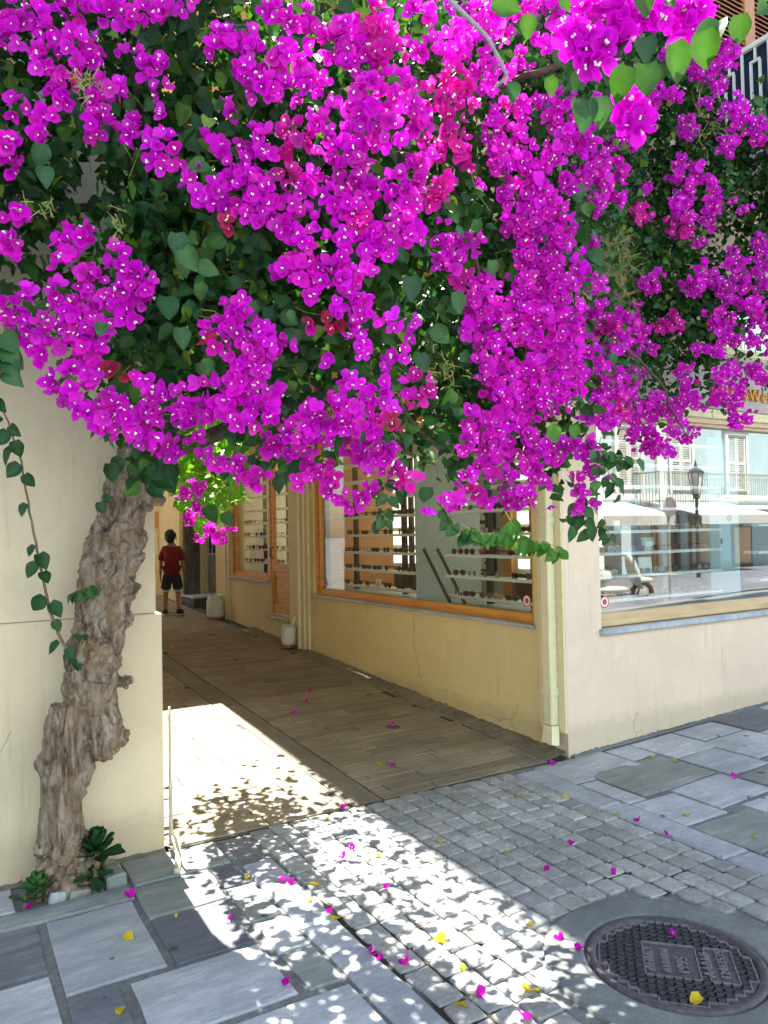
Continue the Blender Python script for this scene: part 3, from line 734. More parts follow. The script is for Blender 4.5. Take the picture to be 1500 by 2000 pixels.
# cards and small stands on the shelves
def card(label,x,y,z,w_,h_,m,rz,name='display_card'):
    b=MB(); b.box(-w_/2,w_/2,-.006,.006,0,h_,.002); b.box(-w_/2+.01,w_/2-.01,-.009,-.0061,.01,h_-.01)
    o=b.build(name,M[m],None,loc=(x,y,z),rot=(-.12,0,rz)); tag(o,label,'card'); return o
card('small white card among the sunglasses on the lowest alley window shelf',WX+.27,7.0,1.01,.10,.085,'cardW',-1.57)
c=card('blue grey framed card with white label on the third street window shelf',4.98,WY+.24,1.40,.15,.11,'greyp',0)
b=MB(); b.box(-.045,.045,-.012,-.0092,.035,.075); b.build('white_label',M['cardW'],c,local=True)
card('cream square card leaning on the second lowest street window shelf',4.95,WY+.25,1.22,.15,.13,'cardW',0)
card('small pale card at the right end of the top visible street window shelf',4.62,WY+.24,1.57,.07,.08,'cardW',0)
# framed glasses pictures on dark wall rack (inside)
b=MB(); b.box(IX-.10,IX-.055,6.5,6.78,1.1,1.9); o=b.build('picture_rack',M['dark'],shop)
for k in range(4):
    s=MB(); s.box(IX-.112,IX-.1005,6.52,6.66,1.16+k*.18,1.30+k*.18); s.box(IX-.112,IX-.1005,6.68,6.76,1.16+k*.18,1.30+k*.18); s.build('picture',M['cardW'],o)
    s=MB(); s.ell((IX-.114,6.56,1.23+k*.18),(.003,.024,.02),10,5); s.ell((IX-.114,6.62,1.23+k*.18),(.003,.024,.02),10,5); s.build('picture_print',M['lensd'],o)
# ============================================================ LEFT HOUSE
lh=empty('left_house',(0,WY,0),'cream rendered house wall behind the gnarled trunk with a thicker plinth','building')
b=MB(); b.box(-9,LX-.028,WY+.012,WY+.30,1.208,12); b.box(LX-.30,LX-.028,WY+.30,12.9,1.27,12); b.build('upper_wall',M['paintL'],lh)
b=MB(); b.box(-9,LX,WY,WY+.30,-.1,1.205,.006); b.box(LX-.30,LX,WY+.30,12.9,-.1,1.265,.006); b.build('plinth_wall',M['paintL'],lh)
b=MB(); b.box(-9,LX-.3,WY+.3,12.9,11.8,12.0); b.build('roof',M['roof'],lh)
# ============================================================ ALLEY END
en=empty('alley_end_house',(3.5,13,.4),'cream house closing the alley with dark marble door surround and posters','building')
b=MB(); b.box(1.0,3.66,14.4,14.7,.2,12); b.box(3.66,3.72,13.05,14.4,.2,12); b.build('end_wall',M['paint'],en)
b=MB(); b.box(3.725,3.99,12.98,13.25,.555,12,.006); b.build('marble_pillar',M['grey_marble'],en)
b=MB(); b.box(3.995,4.13,12.95,13.20,.555,12,.006); b.build('column',M['khaki'],en)
b=MB(); b.box(4.14,4.7,13.12,13.16,.555,3.0); b.box(4.7,4.9,11.52,13.3,.3,6); dd=b.build('grille_door',M['doorg'],en)
b=MB()
for zz_ in (1.25,1.75,2.25): b.box(4.16,4.62,13.085,13.118,zz_,zz_+.025)
for xx in (4.18,4.24,4.34,4.44,4.54): b.box(xx,xx+.014,13.08,13.084,1.2,2.35)
b.build('door_grille',M['rail'],dd)
b=MB(); b.box(4.19,4.6,13.1,13.119,1.27,1.74); b.box(4.19,4.6,13.1,13.119,1.78,2.24); b.build('door_glass',M['lensd'],dd)
b=MB(); b.box(3.68,4.69,12.35,13.6,.36,.55,.008); b.build('doorstep',M['grey_marble'],en)
b=MB(); b.box(3.67,4.69,12.33,13.6,.551,.58,.006); b.build('step_tread',M['marble'],en)
for (x0,x1,z0,z1,m) in ((3.05,3.34,1.55,2.0,'poster'),(3.40,3.62,1.25,1.65,'poster'),(3.38,3.64,1.75,2.05,'orange')):
    b=MB(); b.box(x0,x1,14.385,14.398,z0,z1); b.build('poster',M[m],en)
b=MB()
for k in range(4): b.box(3.43,3.60,14.380,14.3845,1.32+k*.07,1.335+k*.07)
b.build('poster_lines',M['greyp'],en)
b=MB(); b.box(2.2,3.3,12.0,12.9,.385,.392); o=b.build('drain_grate',M['black'],None); tag(o,'dark flat drain grating in the paving by the boy','drain grate')
# unseen passage added to shade the far half of the alley
pa=empty('added_shade_passage',(2.4,8,3),'unseen flat roofed passage added across the alley to shade its far half','passage')
b=MB(); b.box(LX-.02,WX-.06,8.05,10.9,3.0,4.0,.02); b.build('shade_deck',M['paint'],pa)
# ============================================================ OPPOSITE HOUSE (seen mirrored in the street window)
OY=-6.5
op=empty('opposite_house',(14,OY,0),'pale blue house with white shutters and balcony, mirrored in the street window','building')
b=MB(); b.box(-14,34,OY-6,OY,-1.2,9); b.build('facade',M['house'],op)
b=MB()
for x in (-6,2,9.8,17.85,25): b.box(x-.22,x+.22,OY+.001,OY+.09,-1.2,9)
b.box(-14,34,OY+.091,OY+.16,2.33,2.5); b.box(-14,34,OY+.091,OY+.2,8.6,8.9); b.box(-14,34,OY+.001,OY+.07,5.6,5.75)
b.build('trim_band',M['housew'],op)
def shutwin(cx,z0,z1,w_=.9):
    f=MB(); f.box(cx-w_/2-.12,cx-w_/2,OY+.001,OY+.10,z0-.1,z1+.12); f.box(cx+w_/2,cx+w_/2+.12,OY+.001,OY+.10,z0-.1,z1+.12); f.box(cx-w_/2,cx+w_/2,OY+.001,OY+.11,z1,z1+.12); f.box(cx-w_/2-.16,cx+w_/2+.16,OY+.001,OY+.15,z1+.121,z1+.2)
    wn=f.build('window',M['housew'],op)
    b=MB(); b.box(cx-w_/2,cx+w_/2,OY+.002,OY+.02,z0,z1); b.build('pane',M['greyp'],wn)
    for s in (0,1):
        a=cx-w_/2+.01+s*w_/2; c=a+w_/2-.02; m_=MB()
        m_.box(a,a+.06,OY+.03,OY+.07,z0,z1); m_.box(c-.06,c,OY+.03,OY+.07,z0,z1); m_.box(a+.06,c-.06,OY+.03,OY+.07,z0,z0+.08); m_.box(a+.06,c-.06,OY+.03,OY+.07,z1-.08,z1); m_.box(a+.06,c-.06,OY+.03,OY+.07,(z0+z1)/2-.05,(z0+z1)/2+.05)
        z=z0+.1
        while z<z1-.12:
            if abs(z-(z0+z1)/2)>.07: m_.box(a+.06,c-.06,OY+.035,OY+.062,z,z+.028)
            z+=.065
        m_.build('shutter',M['shut'],wn)
for cx in (-9,-4,0,5,12.5,16.6-.1,16.9+1.8,21.3,23.9,28,31): shutwin(cx,2.62,4.35); 
for cx in (-9,-4,0,5,12.5,16.5,18.7,21.3,23.9,28,31): shutwin(cx,5.95,7.6)
b=MB(); b.box(16.6,24.5,OY+.001,OY+1.0,2.02,2.14,.01); bo=b.build('balcony',M['housew'],op)
b=MB(); b.box(16.6,24.5,OY+.96,OY+1.0,3.02,3.06); b.box(16.6,24.5,OY+.97,OY+.99,2.86,2.875); b.box(16.6,24.5,OY+.97,OY+.99,2.24,2.255); b.box(16.6,16.64,OY+.1,OY+.96,3.02,3.06)
x=16.6
while x<24.5: b.box(x,x+.016,OY+.972,OY+.988,2.14,3.02); x+=.105
k=0; x=16.65
while x<24.4: b.tube([(x,OY+.98,2.88),(x+.05,OY+.98,2.96),(x+.1,OY+.98,3.0)],.007,4); x+=.105
y=OY+.1
while y<OY+.95: b.box(16.612,16.628,y,y+.016,2.14,3.02); y+=.105
b.build('balcony_railing',M['doorg'],bo)
for (x0,x1) in ((10.5,16.2),(17.2,20.5)):
    b=MB(); b.add([(x0,OY+.1,2.28),(x1,OY+.1,2.28),(x1,OY+1.8,1.86),(x0,OY+1.8,1.86),(x0,OY+1.8,1.62),(x1,OY+1.8,1.62),(x0,OY+.1,2.24),(x1,OY+.1,2.24),(x1,OY+1.78,1.82),(x0,OY+1.78,1.82)],[(0,3,2,1),(3,4,5,2),(6,7,8,9),(0,1,7,6),(0,6,9,3),(1,2,8,7)]); b.build('awning',M['canvas'],op)
b=MB()
for (x0,x1) in ((11,12.4),(13,15.5),(17.4,18.6),(19,20.4),(21,22),(23,25)): b.box(x0,x1,OY+.001,OY+.03,-1,1.9)
b.build('shop_opening',M['brownd'],op)
b=MB()
for (x0,x1,z0,z1) in ((13.2,13.9,.6,1.5),(14.2,15.2,.3,1.4),(19.1,19.9,.5,1.6),(21.1,21.9,.4,1.5)): b.box(x0,x1,OY+.031,OY+.05,z0,z1)
b.build('opening_display',M['woodp'],op)
# lamp on a post
lp=empty('street_lamp',(16.34,-4.2,0),'black lantern street lamp mirrored in front of the balcony','street lamp')
b=MB(); b.tube([(16.34,-4.2,-.2),(16.34,-4.2,2.25)],[.06,.035],8); b.ell((16.34,-4.2,2.3),(.09,.09,.06)); b.build('post',M['black'],lp)
b=MB(); b.lathe([(.0,3.25),(.03,3.12),(.05,3.05),(.19,2.92),(.2,2.90),(.16,2.90)],(16.34,-4.2,0),6); b.lathe([(.08,2.34),(.10,2.36),(.1,2.38)],(16.34,-4.2,0),6)
for k in range(6):
    a=2*math.pi*k/6; b.tube([(16.34+.09*math.cos(a),-4.2+.09*math.sin(a),2.36),(16.34+.18*math.cos(a),-4.2+.18*math.sin(a),2.9)],.012,4)
b.build('lantern_frame',M['black'],lp)
b=MB(); b.lathe([(.08,2.37),(.165,2.9)],(16.34,-4.2,0),6); b.build('lantern_glass',M['cardW'],lp)
# round sign on a pole
sg=empty('round_road_sign',(11.9,-1.5,0),'back of a round road sign on a thin pole mirrored in the window','sign')
b=MB(); b.tube([(11.9,-1.5,-.1),(11.9,-1.5,2.1)],.022,8); b.build('pole',M['doorg'],sg)
b=MB(); b.lathe([(0.001,0),(.19,0),(.19,.012),(.001,.012)],(0,0,0),24); 
b.v=[(11.9+v[0],-1.47+v[2],1.95+v[1]) for v in b.v]; b.build('disc',[plain('sign_back',(.25,.19,.22),.5)],sg)
# parked scooter
def scooter(x,y,lab):
    s=empty('scooter',(x,y,0),lab,'scooter',rz=.35)
    for wx in (-.6,.6):
        b=MB(); n=20; V=[];F=[]
        for i in range(n):
            a=2*math.pi*i/n
            for k in range(8):
                t=2*math.pi*k/8; rr=.21+.05*math.cos(t); V.append((wx+rr*math.cos(a),.05*math.sin(t),.26+rr*math.sin(a)))
        for i in range(n):
            for k in range(8): F.append((i*8+k,((i+1)%n)*8+k,((i+1)%n)*8+(k+1)%8,i*8+(k+1)%8))
        b.add(V,F); wl=b.build('wheel',M['black'],s,local=True); b=MB(); b.ell((wx,0,.26),(.12,.04,.12),12,6); b.build('hub',M['doorg'],wl,local=True)
    b=MB(); b.ell((-.45,0,.62),(.42,.15,.20),14,8); b.ell((-.1,0,.35),(.45,.13,.08),14,8); b.ell((.42,0,.70),(.10,.20,.36),12,8,Matrix.Rotation(-.3,3,'Y')); b.ell((.6,0,.52),(.26,.08,.07),12,6); b.build('body',M['greyp'],s,True,local=True)
    b=MB(); b.ell((-.42,0,.82),(.38,.14,.06),12,6); b.build('seat',M['black'],s,True,local=True)
    b=MB(); b.tube([(.6,0,.3),(.38,0,.98)],.025,6); b.tube([(.36,-.3,1.02),(.38,0,1.0),(.36,.3,1.02)],.018,6); b.build('handlebar',M['black'],s,local=True)
    return s
scooter(11.6,-2.6,'dark parked scooter mirrored low in the street window')
# ============================================================ TRUNK
def remeshed(b,voxel,disp,name,mats,parent,smooth=True):
    me=b.mesh('tmp',mats); o=bpy.data.objects.new('tmp',me); COL.objects.link(o)
    m=o.modifiers.new('r','REMESH'); m.mode='VOXEL'; m.voxel_size=voxel
    s=o.modifiers.new('s','SMOOTH'); s.iterations=2; s.factor=.5
    dg=bpy.context.evaluated_depsgraph_get(); dg.update()
    m2=bpy.data.meshes.new_from_object(o.evaluated_get(dg)); bpy.data.objects.remove(o)
    if disp:
        nv=len(m2.vertices); co_=np.empty(nv*3); m2.vertices.foreach_get('co',co_); co_=co_.reshape(-1,3)
        no=np.empty(nv*3); m2.vertices.foreach_get('normal',no); no=no.reshape(-1,3)
        d=np.array([disp(Vector(c)) for c in co_]); m2.vertices.foreach_set('co',(co_+no*d[:,None]).ravel())
    m2.polygons.foreach_set('use_smooth',[smooth]*len(m2.polygons)); m2.update(); m2.name=name
    return link(name,m2,parent)
tree=empty('bougainvillea',(.53,3.78,0),'huge magenta flowering bougainvillea with knobbly trunk spreading over the alley mouth','bougainvillea')
TY=3.77
def tp(x,y,Y=TY): return atY(x,y,Y)
def rw(wpx,p): return wpx/2*(p-CAM).dot(Fv)/FPX
stem=[(128,1750,120),(122,1700,105),(120,1640,92),(122,1560,82),(118,1480,80),(122,1420,72),(126,1375,56)]
main=[(190,1460,70),(192,1420,96),(176,1365,96),(180,1310,104),(192,1255,100),(200,1195,100),(208,1130,108),(222,1070,112),(236,1010,92),(250,960,92),(258,925,92),(262,890,62),(250,872,30)]
fork=[(255,960,70),(290,905,62),(305,850,52),(322,780,50),(345,690,44),(362,620,42),(352,540,40),(330,450,36)]
b=MB()
P1=[tp(x,y,TY+(.045 if y>1690 else .02 if y>1600 else -.03 if y>1500 else -.07)) for x,y,w_ in stem]; b.tube(P1,[rw(w_,p) for p,(x,y,w_) in zip(P1,stem)],16)
P2=[tp(x,y,TY-.01) for x,y,w_ in main]; b.tube(P2,[rw(w_,p) for p,(x,y,w_) in zip(P2,main)],16)
P3=[tp(x,y,TY-.12*min(1,max(0,(905-y)/200))) for x,y,w_ in fork]; b.tube(P3,[rw(w_,p) for p,(x,y,w_) in zip(P3,fork)],12)
# joins and burls
b.tube([tp(140,1600),tp(152,1530),tp(172,1460),tp(192,1400)],[.04,.055,.07,.085],10)
for (x,y,r) in ((95,1490,30),(110,1735,40),(160,1730,30),(230,1440,26),(205,1455,34),(215,1400,22),(158,1420,22),(140,1345,24),(245,1330,16),(150,1300,20),(248,1210,16),(252,1150,20),(262,1085,24),(270,1050,22),(262,1145,14),(196,1075,18),(205,1010,18),(300,970,26),(290,985,20),(270,1000,16),(165,1330,22),(205,1335,26),(215,1290,20),(172,1240,20),(220,1180,22),(160,1180,10),(230,1120,22),(245,1095,24),(205,1120,18),(248,940,22),(222,950,14),(100,1540,12),(160,1500,16),(218,1240,14),(232,1040,26),(262,925,24),(245,1060,18),(190,1150,16),(100,1700,26),(135,1690,28)):
    p=tp(x,y,(TY-.05 if y<1690 else TY+.02)-rnd.uniform(0,.03)); b.ell(p,rw(2*r,p)*.95,10,7)
for k in range(230):
    t=rnd.random(); q=int(t*(len(P2)-1.01)); f=t*(len(P2)-1)-q; p=P2[q].lerp(P2[q+1],f); r0=rw(main[q][2]*(1-f)+main[q+1][2]*f,p)
    a=rnd.uniform(0,6.28); u=Vector((math.cos(a),math.sin(a),rnd.uniform(-.3,.3))); s=rnd.uniform(.012,.034); b.ell(p+u*(r0*.86),(s,s,s*rnd.uniform(.8,1.6)),8,6)
for k in range(36):
    t=rnd.random()*.35; q=int(t*(len(P1)-1.01)); f=t*(len(P1)-1)-q; p=P1[q].lerp(P1[q+1],f); r0=rw(stem[q][2]*(1-f)+stem[q+1][2]*f,p)
    a=rnd.uniform(3.1,6.3); u=Vector((math.cos(a),math.sin(a),0)); s=rnd.uniform(.012,.035); b.ell(p+u*(r0*.95),(s,s,s),8,6)
def dispf(c):
    low=1 if c.z<.95 and c.x<P1[3].x+.16 and c.z>.22 else 0
    n1=noise.noise(Vector((c.x*16,c.y*16,c.z*9))); n2=abs(noise.noise(Vector((c.x*34+5,c.y*34,c.z*20)))); n3=noise.noise(Vector((c.x*90,c.y*90,c.z*60)))
    if low:
        g=abs(noise.noise(Vector((c.x*55,c.y*55,c.z*4.5)))); g2=abs(noise.noise(Vector((c.x*24+9,c.y*24,c.z*2.5))))
        return -.013*(.35-min(.35,g))/.35 -.016*(.2-min(.2,g2))/.2+.002*n3
    n4=abs(noise.noise(Vector((c.x*13+3,c.y*13,c.z*13+2)))); return .011*n1-.020*(.16-min(.16,n4))/.16-.010*(.2-min(.2,n2))/.2+.004*n3
remeshed(b,.0065,dispf,'trunk',M['bark'],tree)
# sawn face of the dead stem
# big limbs into the crown
b=MB()
def limb(pts,r0,r1,n=8):
    Q=[]
    for (x,y,D) in pts: Q.append(atD(x,y,D))
    m=len(Q); R=[r0+(r1-r0)*i/(m-1) for i in range(m)]
    QQ=[];RR=[]
    for i in range(m-1):
        for k in range(5):
            t=k/5; p=Q[i].lerp(Q[i+1],t); p+=Vector([noise.noise(p*7+Vector((s,0,0)))*.035 for s in (1,9,17)])*(1 if i+k else 0); QQ.append(p); RR.append(R[i]+(R[i+1]-R[i])*t)
    QQ.append(Q[-1]); RR.append(R[-1]); b.tube(QQ,RR,n)
limb([(300,905,3.45),(360,870,3.5),(430,850,3.55),(500,818,3.5),(620,770,3.4),(760,700,3.4),(900,610,3.6),(1050,560,4.0),(1160,600,4.4),(1260,560,5.3)],.045,.012)
limb([(345,640,3.35),(320,460,3.2),(300,300,3.1),(260,120,3.1),(240,-80,3.1)],.04,.02)
limb([(340,560,3.3),(480,430,3.2),(640,330,3.2),(820,230,3.2),(1000,160,3.2),(1150,100,3.0)],.03,.012)
limb([(330,480,3.3),(200,420,3.2),(60,380,3.2),(-60,330,3.2)],.025,.01)
limb([(480,430,3.2),(560,560,3.0),(640,650,2.9),(760,760,2.9),(860,880,3.0)],.016,.006)
limb([(820,230,3.2),(900,420,3.2),(960,640,3.2),(1040,820,3.2)],.016,.005)
limb([(1050,560,4.0),(1180,640,4.2),(1290,740,4.6),(1340,850,4.9)],.014,.004)
limb([(620,770,3.4),(500,900,4.2),(430,960,4.8)],.012,.004)
limb([(700,400,3.1),(560,250,3.6),(420,200,4.4),(380,300,5.4)],.02,.01); limb([(1000,160,3.2),(800,200,4.5),(650,350,5.5)],.02,.008)
b.build('branch',M['limb'],tree,True)
b=MB(); limb([(868,-10,1.55),(905,35,1.56),(940,85,1.58),(958,130,1.6),(968,170,1.62)],.0052,.0035,7); b.build('bare_twig',M['greybr'],tree,True)
